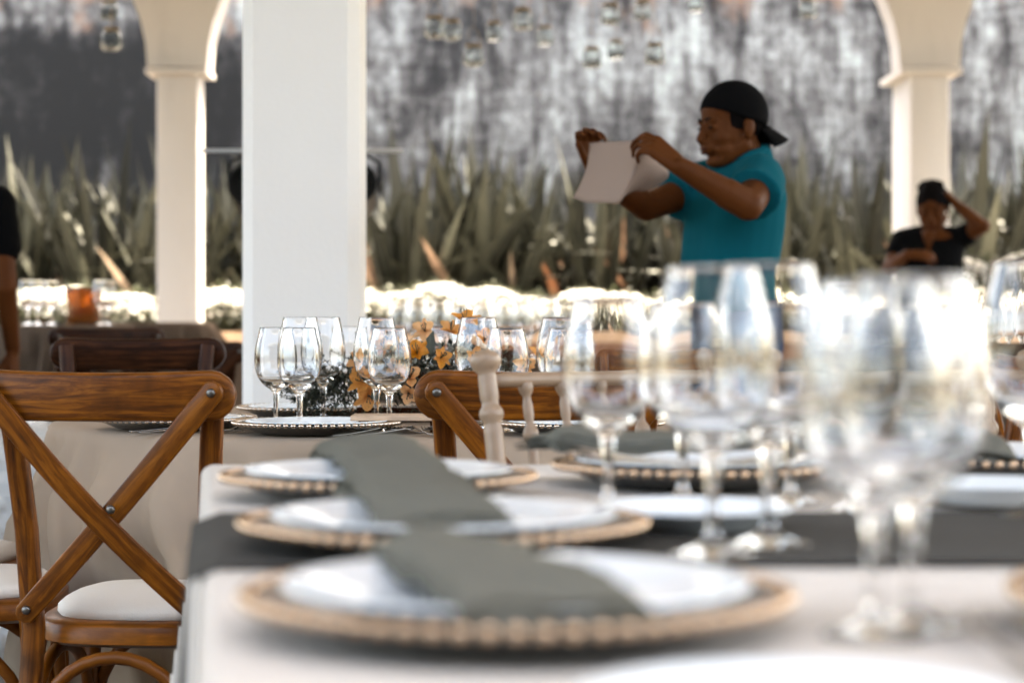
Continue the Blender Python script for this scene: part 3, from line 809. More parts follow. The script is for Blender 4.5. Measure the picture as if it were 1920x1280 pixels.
# folded napkins
def napkin(label, path, width, thick=.012, layers=3, seed=0):
    """folded strip following a list of (x, y, z) points"""
    m = MB(); n = 28; pts = []
    def cr(i, u):
        p = [V(q) for q in path]; a, b, c, d = p[max(i - 1, 0)], p[i], p[min(i + 1, len(p) - 1)], p[min(i + 2, len(p) - 1)]
        return .5 * ((2 * b) + (-a + c) * u + (2 * a - 5 * b + 4 * c - d) * u * u + (-a + 3 * b - 3 * c + d) * u ** 3)
    for i in range(len(path) - 1):
        for k in range(8): pts.append(cr(i, k / 8))
    pts.append(V(path[-1]))
    for l in range(layers):
        off = thick / layers * (l + .5) - thick / 2; tt = thick / layers * .86; ww = width * (1 - .02 * l)
        q = [p + V((.003 * sin(l * 2 + seed), 0, off + .0015 * noise.noise(V((i * .3, l, seed))))) for i, p in enumerate(pts)]
        cut = l if l < 2 else 0
        sec = [(ww / 2 * cos(pi * k / 6) if k in (0, 6) else ww / 2 * (1 - k / 3), (tt / 2 * (1 if 0 < k < 6 else 0))) for k in range(7)]
        sec = [(ww / 2, 0)] + [(ww / 2 * (.97 - 1.94 * k / 11), tt / 2) for k in range(12)] + [(-ww / 2, 0)] + [(-ww / 2 * (.97 - 1.94 * k / 11), -tt / 2) for k in range(12)]
        sec = [(a_, b_ + .009 * (1 - (2 * a_ / ww) ** 2)) for a_, b_ in sec]; nq = len(q) - cut
        m.sweep(q[:nq], sec, up=(0, 0, 1), scales=[(1.04 - .16 * sin(pi * min(1, i / (nq * .75))) , 1) for i in range(nq)])
    for i_, p in enumerate(m.v):
        p = V(p); m.v[i_] = tuple(p + V((.004 * noise.noise(p * 14 + V((seed, 0, 0))), .003 * noise.noise(p * 16 + V((0, seed, 5))), .009 * noise.noise(V((p.x * 26 + p.y * 12, p.y * 9, seed * 3.1))) + .0035 * noise.noise(p * 45))))
    o = m.build('folded_napkin', 'napkin'); return tag(o, label, 'napkin', 'grey folded napkins')
NL = ['grey folded napkin across the nearest plate', 'grey folded napkin across the middle plate of the left row', 'grey folded napkin across the farthest plate of the left row']
NP = [((.026, 1.15, ZN + .029), (-.048, 1.43, ZN + .030)), ((-.050, 1.635, ZN + .030), (-.102, 1.93, ZN + .042)), ((-.092, 2.06, ZN + .026), (-.170, 2.43, ZN + .040))]
for i in range(3):
    a_, b_ = (V(q) for q in NP[i]); dn = (b_ - a_); path = [a_ + V((0, 0, -.004)), a_ + dn * .12 + V((0, 0, .003)), a_ + dn * .45 + V((0, 0, .004)), a_ + dn * .8 + V((0, 0, .006)), b_, b_ + dn * .035 + V((0, 0, -.006)), b_ + dn * .02 + V((0, 0, -.016)), b_ - dn * .2 + V((0, 0, -.018))]
    napkin(NL[i], path, .110, .015, 4, i)
for i, lb in ((3, 'grey folded napkin on the plate across the table behind the middle glasses'), (4, 'grey folded napkin on the plate across the table at the right edge')):
    c = pos[i]; h = z0 + .034
    path = [(c.x - .165, c.y + .03, h + .004), (c.x - .15, c.y + .03, h + .012), (c.x - .05, c.y + .02, h + .01), (c.x + .08, c.y + .01, h + .012), (c.x + .16, c.y, h + .006)]
    if i == 4: path = [(c.x - .05, c.y + .16, h + .012), (c.x - .055, c.y + .05, h + .008), (c.x - .06, c.y - .06, h), (c.x - .065, c.y - .15, h - .008)]
    napkin(lb, path, .105 if i == 3 else .10, .016, 3, i)
c = pos[5]; h = z0 + .034
napkin('grey folded napkin hanging off the plate cut by the right edge', [(c.x - .06, c.y + .13, h + .012), (c.x - .05, c.y + .10, h + .016), (c.x - .04, c.y + .03, h + .008), (c.x - .03, c.y - .10, h)], .11, .014, 3, 9)

# wine glasses
def wine_glass(H, rmax, rrim, stem):
    o = [(0, 0), (.034, 0), (.0345, .0012), (.030, .003), (.016, .006), (.0075, .011), (.0052, .018), (.0046, .03), (.0047, stem * .6), (.0060, stem * .85), (.0085, stem * .95), (.0130, stem)]
    bh = H - stem; w_ = .0013; out = []
    K = [(0, .0130), (.05, rmax * .52), (.12, rmax * .72), (.22, rmax * .88), (.33, rmax * .965), (.45, rmax), (.58, rmax * .985), (.72, rmax * .93), (.86, rmax * .30 + rrim * .70), (.95, rrim * 1.04), (1, rrim)]
    for f, r in K[1:]: out.append((r, stem + bh * f))
    inner = [(rrim - .0007, H + .0006), (rrim - w_, H)] + [(r - w_, stem + bh * f + (.006 if f < .1 else .001 if f < .2 else 0)) for f, r in reversed(K[1:-1])] + [(.012, stem + .0068), (0, stem + .0055)]
    # refine
    prof = o + out; fine = []
    m = MB(); m.lathe(prof + inner, 56); ob = m.build('wine_glass', 'glass')
    ss = ob.modifiers.new('s', 'SUBSURF'); ss.levels = 1; ss.render_levels = 1
    dg = bpy.context.evaluated_depsgraph_get(); me = bpy.data.meshes.new_from_object(ob.evaluated_get(dg)); ob.modifiers.clear(); ob.data = me
    ob['category'] = 'wine glass'; return ob
WT = wine_glass(.224, .0478, .0352, .084); WS = wine_glass(.203, .0440, .0325, .078)
used = {'T': False, 'S': False}
def glass(kind, p, label, group, s=1.0):
    src = WT if kind == 'T' else WS
    if used[kind]: o = src.copy(); COL.objects.link(o)
    else: o = src; used[kind] = True
    o.location = p; o.rotation_euler = (0, 0, rs.uniform(0, 6)); o.scale = (s, s, s); o['label'] = label; o['group'] = group; return o
GN = 'wine glasses on the near table'
for kind, px, py, lb, s in [('T', 1640, 1188, 'large blurred wine glass nearest the camera, left of its pair', .935), ('T', 1712, 1172, 'large blurred wine glass nearest the camera, right of its pair', .955),
        ('T', 1336, 1046, 'tall blurred wine glass standing on the runner, left of the middle pair', 1.0), ('T', 1442, 1026, 'tall blurred wine glass standing on the runner, right of the middle pair', 1.02),
        ('S', 1140, 958, 'blurred wine glass farthest left on the near table', 1.02), ('S', 1280, 940, 'small wine glass behind the left tall middle glass', 1.0), ('S', 1482, 942, 'small wine glass behind the right tall middle glass', 1.0),
        ('T', 1612, 955, 'wine glass behind the nearest left goblet beyond the runner', 1.0), ('T', 1938, 968, 'wine glass cut by the right edge of the photo', 1.08), ('S', 1760, 938, 'wine glass beyond the nearest right goblet', 1.0)]:
    d = .187 * FP / (py - HY); glass(kind, (X(px, d), d, ZN + (.005 if 975 < py < 1100 else .0015)), lb, GN, s)
GS = 'wine glasses on the second table'
for kind, px, d, lb in [('S', 517, 4.36, 'clear wine glass leftmost on the second table'), ('T', 563, 4.44, 'tall clear wine glass behind the front left wine glass'), ('S', 561, 4.24, 'clear wine glass in front of the left trio on the second table'),
        ('T', 606, 4.52, 'tall clear wine glass at the right of the left trio'), ('S', 655, 4.86, 'clear wine glass against the pillar edge behind the trio'), ('T', 706, 4.34, 'tall clear wine glass left of the orange flower with a small one before it'),
        ('S', 730, 4.20, 'clear wine glass standing before the orange flowers'), ('T', 897, 4.30, 'tall clear wine glass before the right end of the flowers'), ('T', 882, 4.75, 'tall clear wine glass behind the flowers'),
        ('S', 951, 4.2, 'clear wine glass above the right amber chair rail'), ('S', 828, 4.98, 'clear wine glass just behind the top orange flowers'), ('T', 1050, 4.24, 'tall clear wine glass at the right end before the blurred glass'), ('S', 1062, 4.12, 'clear wine glass overlapping the tall right one')]:
    glass(kind, (X(px, d), d, Z2 + .0015), lb, GS)
# second table chargers
GQ = 'dark beaded chargers on the second table'
ch2 = charger('charger', 'silver_bead', 'dark charger with shining bead rim in sharp focus', .160)
Q = [((-.378, 4.13), 'dark charger with shining bead rim before the trio of glasses'), ((X(326, 4.28), 4.30), 'dark charger with bead rim behind the left amber chair rail'),
     ((X(572, 4.72), 4.83), 'dark charger with bead rim behind the trio of glasses'), ((X(1090, 4.02), 4.12), 'dark charger with bead rim under the right amber chair rail'), ((.30, 5.25), 'dark charger with bead rim beyond the flowers')]
pp2 = None
for i, ((x, y), lb) in enumerate(Q):
    o = ch2 if i == 0 else copy_tree(ch2); place(o, (x, y, Z2 + .002), i * 1.1, lb, GQ)
    q = pl0.copy(); COL.objects.link(q); place(q, (x, y, Z2 + .0075), 0, lb.replace('dark charger with bead rim', 'white plate on its charger').replace('dark charger with shining bead rim', 'white plate on its charger'), 'white plates on the second table'); q.scale = (.98, .98, .9)
# cutlery
def cutlery(kind, name, cat):
    m = MB(); n = 22; ln = .19
    def strip(pts, wd, th=.0022): 
        m.sweep(pts, rrect(1, 1, .35, 2), up=(0, 0, 1), scales=[(a, th) for a in wd])
    zf = lambda s: .0015 + .010 * sin(pi * min(1, s * 1.25)) * (1 if s < .8 else max(0, (1 - s) / .2))
    hp = [(0, ln * .62 * i / 14, .002 + .011 * (i / 14) ** 1.6) for i in range(15)]; hw = [.012 - .0075 * min(1, i / 7) for i in range(15)]
    strip(hp, hw, .0028); e = hp[-1]
    if kind == 'fork':
        strip([e, (0, ln * .68, .012), (0, ln * .74, .008)], [.0045, .012, .022])
        for k in range(4):
            x = -.0093 + k * .0062; strip([(x, ln * .735, .0083), (x, ln * .85, .004), (x, ln * .93, .0055), (x, ln * 1.0, .010)], [.0036, .003, .0026, .001], .0018)
    elif kind == 'spoon':
        strip([e, (0, ln * .68, .010)], [.0045, .006])
        q = MB().ell((0, 0, 0), (.0215, .034, .009), seg=22, rings=12); q.v = [(x, y, z if z < 0 else z * -.55) for x, y, z in q.v]; q.xf(Matrix.Translation((0, ln * .85, .0105))); m.add(q.v, q.f)
    else:
        strip([e, (0, ln * .72, .006), (0, ln * .9, .003), (0, ln * 1.08, .002), (.004, ln * 1.16, .002)], [.005, .017, .019, .015, .002], .0016)
    o = m.build(name, 'steel'); o['category'] = cat; return o
FK, SP, KN = cutlery('fork', 'table_fork', 'fork'), cutlery('spoon', 'table_spoon', 'spoon'), cutlery('knife', 'table_knife', 'knife')
cu = {id(FK): 0, id(SP): 0, id(KN): 0}
def cut(src, x, y, z, rz, label, group, cat=None, rx=0):
    if cu[id(src)]: o = src.copy(); COL.objects.link(o)
    else: o = src; cu[id(src)] = 1
    o.location = (x, y, z); o.rotation_euler = (radians(rx), 0, radians(rz)); o['label'] = label; o['group'] = group
GU = 'cutlery on the second table'
zz = Z2 + .0025
cut(SP, X(622, 3.98), 3.985, zz, -48, 'dark spoon with its bowl up against the front charger', GU)
cut(KN, X(655, 4.0), 3.975, zz, -62, 'knife lying behind the dark spoon at the table edge', GU)
cut(FK, X(838, 4.0), 3.985, zz, 14, 'fork with tines up left of the right amber chair post', GU)
cut(FK, X(818, 4.05), 4.0, zz, 24, 'second fork crossing under the first by the amber chair post', GU)
cut(KN, X(244, 4.15), 4.14, zz, -84, 'knife at the left before the charger seen through the chair cross', GU)
cut(FK, X(262, 4.12), 4.11, zz, -80, 'fork beside the knife seen through the chair cross', GU)
cut(FK, X(1225, 4.1), 4.05, zz, 62, 'fork showing between the blurred glasses right of the amber rail', GU)
cut(FK, X(1205, 4.2), 4.12, zz, 70, 'fork behind another between the blurred glasses', GU)
GV = 'cutlery at the near right place'
for i in range(3):
    d = 1.22; cut(FK if i < 2 else KN, X(1800, d) + i * .026 + .02, d - .11, ZN + .004, 8 - i * 2, ['blurred fork lying outermost at the near right place', 'blurred fork lying innermost beside the cut charger', 'blurred knife beside the forks near the cut charger'][i], GV)

# wooden board and flower arrangement
t = thing('wooden_riser', 'thin pale wooden board raised before the flowers', 'board', (X(750, 4.18), 4.17, Z2 + .0015))
m = MB(); m.box((0, 0, .029), (.185, .11, .010)); o = m.build('board', 'pale_wood', t, smooth=False); bv = o.modifiers.new('b', 'BEVEL'); bv.width = .0015; bv.segments = 2
for s in (-.07, .07):
    m = MB(); m.box((s, .02, .012), (.02, .06, .024)); m.build('foot', 'dark_wood', t, smooth=False)
def arrangement():
    rng = random.Random(11); c = V((X(800, 4.6), 4.62, Z2 + .002))
    t = thing('flower_arrangement', 'long centrepiece of orange lilies, dark greenery and grey eucalyptus', 'flowers', c)
    m = MB(); m.box((0, 0, .015), (.30, .08, .03)); m.build('tray', 'dark_wood', t, smooth=False)
    env = lambda x: .118 * (1 - (abs(x) / .27) ** 2.4) + .03 if abs(x) < .265 else .02
    f = MB()
    for i in range(5200):
        x = rng.uniform(-.27, .30); hz = env(x); a = rng.uniform(0, pi); r = rng.uniform(.45, 1) ** .6
        p = V((x, cos(a) * .12 * r - .01, .012 + sin(a) * hz * r * .95)); d = V((rng.uniform(-.6, .6), cos(a), sin(a) + .2)) + rdir(rng) * .7
        leaf_quad(f, p, d, V((0, 0, 1)), rng.uniform(.008, .017), rng.uniform(.004, .007), rng.random() ** 1.5)
    for i in range(70):    # sprigs with tiny leaves
        x = rng.choice((rng.uniform(-.30, -.14), rng.uniform(-.27, .32))); hz = env(max(-.26, min(.26, x))); a = rng.uniform(.1, pi - .1)
        p = V((x * .95, cos(a) * .11 - .02, .02 + sin(a) * hz * .9)); d = (V((x * 3, cos(a), sin(a) * .8)) + rdir(rng) * .5).normalized(); ln = rng.uniform(.03, .075)
        f.tube([p, p + d * ln * .5, p + d * ln + V((0, 0, -.004))], .0007, 4)
        for j in range(16):
            q = p + d * ln * rng.uniform(.2, 1); leaf_quad(f, q, d + rdir(rng) * 1.1, V((0, 0, 1)), rng.uniform(.006, .012), .005, rng.random())
    f.build('greenery', 'leaf', t, smooth=False)
    e = MB()
    for i in range(300):
        x = rng.choice((rng.uniform(-.06, .24), rng.uniform(-.25, .28))); hz = env(max(-.26, min(.26, x))); a = rng.uniform(.3, pi - .3)
        p = V((x, cos(a) * .12 - .02, .015 + sin(a) * hz)); d = V((0, cos(a), sin(a))) + rdir(rng) * .9
        leaf_quad(e, p, d, V((0, 0, 1)), rng.uniform(.016, .032), rng.uniform(.011, .019), rng.random(), .05)
    e.build('eucalyptus', 'eucalyptus', t, smooth=False)
    b = MB()
    for i in range(240):
        x = .02 + rng.gauss(.03, .065); hz = env(max(-.26, min(.26, x))); a = rng.uniform(.2, pi - .2)
        p = V((x, cos(a) * .125 - .025, .02 + sin(a) * hz * 1.0)); r = rng.uniform(.0028, .0055); b.ell(p, (r, r, r), seg=8, rings=6)
    b.build('berries', 'pebble', t)
    def bloom(px, py, d, face, size, tint, i):
        m = MB(); wp = P(px, py, d) - c; nrm = V(face).normalized(); q = nrm.orthogonal().normalized(); q = Quaternion(nrm, rng.uniform(0, 6)) @ q
        for k in range(6):
            r_ = Quaternion(nrm, 2 * pi * k / 6 + rng.uniform(-.12, .12)) @ q; sd_ = nrm.cross(r_); big = (k % 2 == 0); ln = size * (1 if big else .95); wd = size * (.50 if big else .30)
            opn = rng.uniform(.45, .8); n_ = 8; vs = []; curl = rng.uniform(.1, .5)
            for j in range(n_ + 1):
                s = j / n_; pr = wp + r_ * ln * s * opn + nrm * ln * (s * (1.05 - opn) - curl * s ** 3 * .5)
                ww = wd * sin(pi * min(.97, .12 + s * .86)) ** .75; 
                for l_ in (-1, -.5, 0, .5, 1): vs.append(pr + sd_ * ww / 2 * l_ + nrm * ww * .22 * abs(l_) ** 1.5 + nrm * .0012 * sin(j * 2.3 + l_ * 4))
            fs = [(a * 5 + b_, a * 5 + b_ + 1, a * 5 + b_ + 6, a * 5 + b_ + 5) for a in range(n_) for b_ in range(4)]
            uvs = [[(a / n_, b_ / 4), (a / n_, (b_ + 1) / 4), ((a + 1) / n_, (b_ + 1) / 4), ((a + 1) / n_, b_ / 4)] for a in range(n_) for b_ in range(4)]
            m.add(vs, fs, uvs, tint=min(1, max(0, tint + rng.uniform(-.15, .15))))
        o = m.build('flower', 'petal', t)
        s_ = MB()
        for k in range(6):
            dd = (nrm + rdir(rng) * .28).normalized(); s_.tube([wp, wp + dd * size * .35, wp + dd * size * .62 + V((0, 0, -.002))], .0006, 4); s_.ell(wp + dd * size * .63, (.0012, .0012, .0022), seg=6, rings=4)
        s_.build('stamens', 'leaf', o)
    for i, (px, py, d, f_, sz, tn) in enumerate([(797, 622, 4.55, (-.1, -1, .6), .034, .9), (845, 622, 4.50, (.2, -1, 1.1), .032, .45), (872, 606, 4.54, (-.05, -.6, 1.5), .040, .35), (782, 664, 4.46, (-.1, -1, .7), .037, .15), (825, 672, 4.45, (.5, -1, .5), .028, .2),
            (683, 716, 4.44, (-.3, -1, .4), .040, .35), (690, 740, 4.42, (.1, -1, -.3), .038, .5), (676, 680, 4.48, (-.8, -1, .7), .034, .55), (768, 710, 4.40, (.1, -1, .8), .036, .7), (765, 735, 4.40, (.2, -1, -.4), .030, 1.0),
            (908, 640, 4.46, (.3, -1, .9), .036, .3), (892, 676, 4.45, (0, -1, .5), .032, .5), (720, 655, 4.46, (-.2, -1, .9), .032, .8), (985, 690, 4.48, (.3, -1, .6), .030, .7), (742, 690, 4.44, (.1, -1, .4), .028, .9), (1010, 668, 4.56, (.5, -.8, .9), .03, .4)]):
        bloom(px, py, d - .02, f_, sz * 1.3, tn, i)
    m = MB()
    for (px, py, d, rz, ln) in [(803, 640, 4.42, .3, .04), (706, 742, 4.38, -.2, .034), (808, 655, 4.42, .0, .05), (830, 720, 4.40, .5, .04)]:
        leaf_quad(m, P(px, py + 12, d) - c, V((rz, -.3, 1)), V((.2, -1, 0)), ln, .02, .9, .1)
    m.build('broad_leaves', 'eucalyptus', t, smooth=False)
arrangement()

# plastic wrapped bundle at the left
t = thing('wrapped_bundle', 'bundle wrapped in crumpled clear plastic at the left of the floor', 'bundle', (X(10, 6.2), 6.2, 0))
m = MB(); m.box((0, 0, .30), (.52, .45, .60)); o = m.build('boxes', 'linen', t, smooth=False)
m = MB(); m.rings([((0, 0, z), (hw, 0, 0), (0, hd, 0)) for z, hw, hd in ((.005, .36, .31), (.2, .35, .31), (.42, .345, .30), (.58, .33, .29), (.64, .28, .24), (.66, .1, .1))], 40)
o = remesh(m, 'plastic_film', 'plastic', t, .012, 4, lambda c: .035 * noise.noise(c * 7 + V((noise.noise(c * 3) * 2, 0, 0))) + .02 * abs(noise.noise(c * 19)) + .008 * noise.noise(c * 45))

# far tables (left, centre) and what stands on them
def far_table(loc, R, Z, seed, lb1, lb2):
    table_base('round_table', lb1, loc, R, R, Z)
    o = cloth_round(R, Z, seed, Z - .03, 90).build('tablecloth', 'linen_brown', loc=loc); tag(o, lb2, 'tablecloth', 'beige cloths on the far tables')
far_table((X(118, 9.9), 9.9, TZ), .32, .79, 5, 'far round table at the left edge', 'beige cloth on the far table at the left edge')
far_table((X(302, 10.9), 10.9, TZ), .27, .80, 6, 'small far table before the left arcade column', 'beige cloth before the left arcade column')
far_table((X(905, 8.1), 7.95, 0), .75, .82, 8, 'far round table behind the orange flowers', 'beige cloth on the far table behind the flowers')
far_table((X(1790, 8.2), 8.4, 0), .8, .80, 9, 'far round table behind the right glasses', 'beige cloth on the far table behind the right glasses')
FG = []
for i in range(17):
    px = 745 + (i % 9) * 40 + rs.uniform(-8, 8); d = 7.6 + (i // 9) * .45 + rs.uniform(-.1, .1)
    FG.append(glass('T' if i % 2 else 'S', (X(px, d), d, .822), 'tiny blurred wine glass in the far row behind the flowers', 'far row of wine glasses behind the flowers'))
for i in range(8):
    d = 7.9 + (i % 3) * .3; glass('T', (X(1610 + i * 42, d), d, .802), 'tiny blurred wine glass beyond the near right goblets, %s from the left' % ORD[i + 1], 'far wine glasses at the right')
for i in range(5):
    d = 9.75 + .10 * (i % 3); glass('S', (X(52 + [0, 18, 44, 138, 150][i], d), d, TZ + .792), 'tiny blurred wine glass on the far left table, %s from the left' % ORD[i + 1], 'far wine glasses at the left')
relabel(FG, 'tiny blurred wine glass behind the orange flowers, %s from the left')
m = MB(); m.lathe([(0, 0), (.075, 0), (.08, .01), (.072, .08), (.085, .15), (.082, .172), (.079, .172), (.081, .15), (.068, .08), (.076, .012), (0, .006)], 32)
o = m.build('amber_jar', 'amber_glass', loc=(X(157, 9.85), 9.85, TZ + .792)); tag(o, 'glowing amber glass jar on the far left table', 'jar')

# light stand behind the pillar
t = thing('lamp_stand', 'black stage lamps on a horizontal bar behind the white pillar', 'light stand', (X(566, 8.6), 8.6, 0))
m = MB(); m.tube([(0, 0, .02), (0, 0, 1.64)], .017, 12); m.build('pole', 'dark_metal', t)
zb = HC + (595 - 283) / FP * 8.6
m = MB(); m.tube([(-.41, 0, zb), (.41, 0, zb)], .008, 12); m.build('crossbar', 'dark_metal', t)
for a in range(3):
    m = MB(); aa = a * 2 * pi / 3 + .4; m.tube([(0, 0, .5), (cos(aa) * .5, sin(aa) * .5, .012)], .011, 8); m.build('leg', 'black_plastic', t)
for s in (-.19, .215):
    m = MB(); m.lathe([(0, -.10), (.07, -.10), (.085, -.08), (.088, .06), (.095, .07), (.095, .10), (.080, .10), (.078, .07), (0, .07)], 24); m.xf(Matrix.Translation((s, -.02, zb - .17)) @ Matrix.Rotation(radians(70), 4, 'X'))
    lamp = m.build('stage_lamp', 'black_plastic', t, auto=40)
    m = MB(); m.tube([(s - .10, -.02, zb - .17), (s - .10, -.01, zb - .05), (s - .05, 0, zb - .02), (s + .05, 0, zb - .02), (s + .10, -.01, zb - .05), (s + .10, -.02, zb - .17)], .008, 8); m.build('yoke', 'black_plastic', lamp)

# hanging glass jars
def hang_jar():
    t = thing('hanging_jar', 'x', 'lantern')
    m = MB(); m.lathe([(0, -.10), (.040, -.10), (.045, -.09), (.046, -.03), (.034, -.012), (.033, 0), (.031, 0), (.032, -.014), (.043, -.032), (.042, -.088), (0, -.097)], 24); m.build('jar', 'jar_glass', t)
    m = MB(); m.lathe([(0, -.0935), (.014, -.0935), (.014, -.078), (0, -.076)], 14); m.build('candle', 'candle', t)
    m = MB(); m.tube([(-.034, 0, -.008), (-.02, 0, .06), (0, 0, .085), (.02, 0, .06), (.034, 0, -.008)], .0015, 6, up=(0, 1, 0)); m.lathe([(.0345, -.014), (.0365, -.008), (.0345, -.002)], 18); m.build('handle', 'cord', t)
    m = MB(); m.tube([(0, 0, .083), (0, 0, 2.2)], .002, 5, up=(0, 1, 0)); m.build('cord', 'cord', t)
    return t
HJ = []; hj = hang_jar(); jl = [(815, 55), (848, 60), (927, 62), (888, 108), (1110, 112), (1155, 96), (1228, 105), (1205, 22), (1305, 8), (1145, 30), (205, 22), (209, 78), (1515, 18), (1022, 70), (980, 40)]
for i, (px, py) in enumerate(jl):
    d = 9.6 + (i * 37 % 11) * .22; p = P(px, py, d); p.z += .06
    o = hj if i == 0 else copy_tree(hj); HJ.append(o); place(o, p, i, 'small glass candle jar hanging on a cord before the stained wall', 'glass candle jars hanging from the roof')
    for ch_ in o.children:
        if ch_.name.startswith('cord'): ch_.scale = (1, 1, (4.31 - p.z) / 2.2)

relabel(HJ, 'small glass candle jar hanging on a cord, %s from the left')
# ------------------------------------------------------------------ people
def head_prims(mb, Mh):
    q = MB()
    q.ell((-.014, 0, .030), (.098, .076, .090)); q.ell((.022, 0, -.012), (.068, .066, .088)); q.ell((.035, 0, .045), (.055, .058, .050))
    for s in (-1, 1):
        q.cone((-.008, s * .050, -.060), .026, (.056, s * .020, -.098), .022); q.ell((.050, s * .036, -.032), (.032, .026, .028))
        q.ell((.045, s * .030, -.065), (.034, .026, .030))
        q.ell((.080, s * .026, .021), (.014, .026, .0085)); q.ell((.098, s * .013, -.040), (.012, .0095, .0085))
        q.ell((-.016, s * .080, -.012), (.019, .009, .032), Matrix.Rotation(radians(-12), 3, 'Y')); q.ell((-.012, s * .078, -.034), (.009, .008, .012))
        q.ell((.078, s * .032, .000), (.013, .015, .009))
    q.ell((.070, 0, -.100), (.024, .026, .020)); q.cone((.088, 0, .008), .009, (.110, 0, -.030), .0125)
    q.ell((.083, 0, -.058), (.020, .030, .020)); q.ell((.0985, 0, -.0580), (.010, .024, .0065)); q.ell((.0960, 0, -.0715), (.010, .021, .0075))
    q.cone((-.030, 0, -.060), .054, (-.060, 0, -.165), .058); q.cone((.01, 0, -.085), .040, (-.03, 0, -.16), .052)
    q.xf(Mh); mb.add(q.v, q.f)
def face_parts(Mh, parent, skin='skin', cap=True):
    for s in (-1, 1):
        m = MB(); m.tube([(.0905, s * .010, .0245), (.0925, s * .022, .0275), (.086, s * .036, .027), (.074, s * .049, .019)], 1, 8, [.0035, .0046, .004, .002]); m.xf(Mh); m.build('eyebrow', 'brow', parent)
        m = MB(); m.ell((.0865, s * .031, .001), (.0068, .0125, .0042)); m.xf(Mh); m.build('eye', 'brow', parent)
    m = MB(); m.ell((.1005, 0, -.0600), (.0100, .0215, .0046)); m.ell((.0985, 0, -.0710), (.0100, .0185, .0056)); m.xf(Mh); m.build('lips', 'lips', parent)
def dome(Mh, low, r=(.106, .086, .098), c=(-.014, 0, .030), n=48, rings=12):
    m = MB(); vs = []; fs = []
    for i in range(rings + 1):
        for k in range(n):
            a = 2 * pi * k / n; zl = low(a); tl = math.acos(max(-1, min(1, (zl - c[2]) / r[2]))); t_ = .0001 + tl * i / rings
            vs.append(V((c[0] + r[0] * sin(t_) * cos(a), c[1] + r[1] * sin(t_) * sin(a), c[2] + r[2] * cos(t_))))
    for i in range(rings):
        for k in range(n): k2 = (k + 1) % n; fs.append((i * n + k, (i + 1) * n + k, (i + 1) * n + k2, i * n + k2))
    m.add(vs, fs); m.xf(Mh); return m
def hand(mb, W, d, nrm, side, curls, spread=1.0, sc=1.0, thumb=(.75, .55, .35)):
    """W wrist, d hand direction, nrm palm normal, side: thumb side axis = side * (d x nrm)"""
    d = V(d).normalized(); nrm = (V(nrm) - d * V(nrm).dot(d)).normalized(); ax = d.cross(nrm) * side   # towards thumb
    W = V(W); pl = .092 * sc
    for i, u in enumerate((.030, .010, -.010, -.028)):
        k = W + d * pl * (1, 1.02, .98, .90)[i] + ax * u * sc
        mb.cone(W + ax * u * .55 * sc + d * .012, .017 * sc, k, .0115 * sc)
        L3 = [(.040, .026, .020), (.044, .029, .021), (.041, .027, .020), (.032, .021, .018)][i]; p = k; ang = 0; c_ = curls[i]
        dd = (d + ax * (.10, .03, -.03, -.10)[i] * spread).normalized(); r_ = .0092 * sc
        for j in range(3):
            ang += c_[j]; v = (dd * cos(ang) + nrm * sin(ang)); q = p + v * L3[j] * sc; mb.cone(p, r_, q, r_ * .9, 10); p = q; r_ *= .9
    b = W + d * .028 * sc + ax * .022 * sc + nrm * .006; p = b; v = (d * thumb[0] + ax * thumb[1] + nrm * thumb[2]).normalized()
    mb.cone(W + d * .012, .018 * sc, b + v * .02, .0145 * sc); q = b + v * .046 * sc; mb.cone(b, .0145 * sc, q, .0115 * sc)
    v2 = (v + d * .45 + nrm * .12).normalized(); q2 = q + v2 * .032 * sc; mb.cone(q, .0112 * sc, q2, .0095 * sc, 10); v3 = (v2 + d * .1).normalized(); mb.cone(q2, .0095 * sc, q2 + v3 * .022 * sc, .008 * sc, 10)

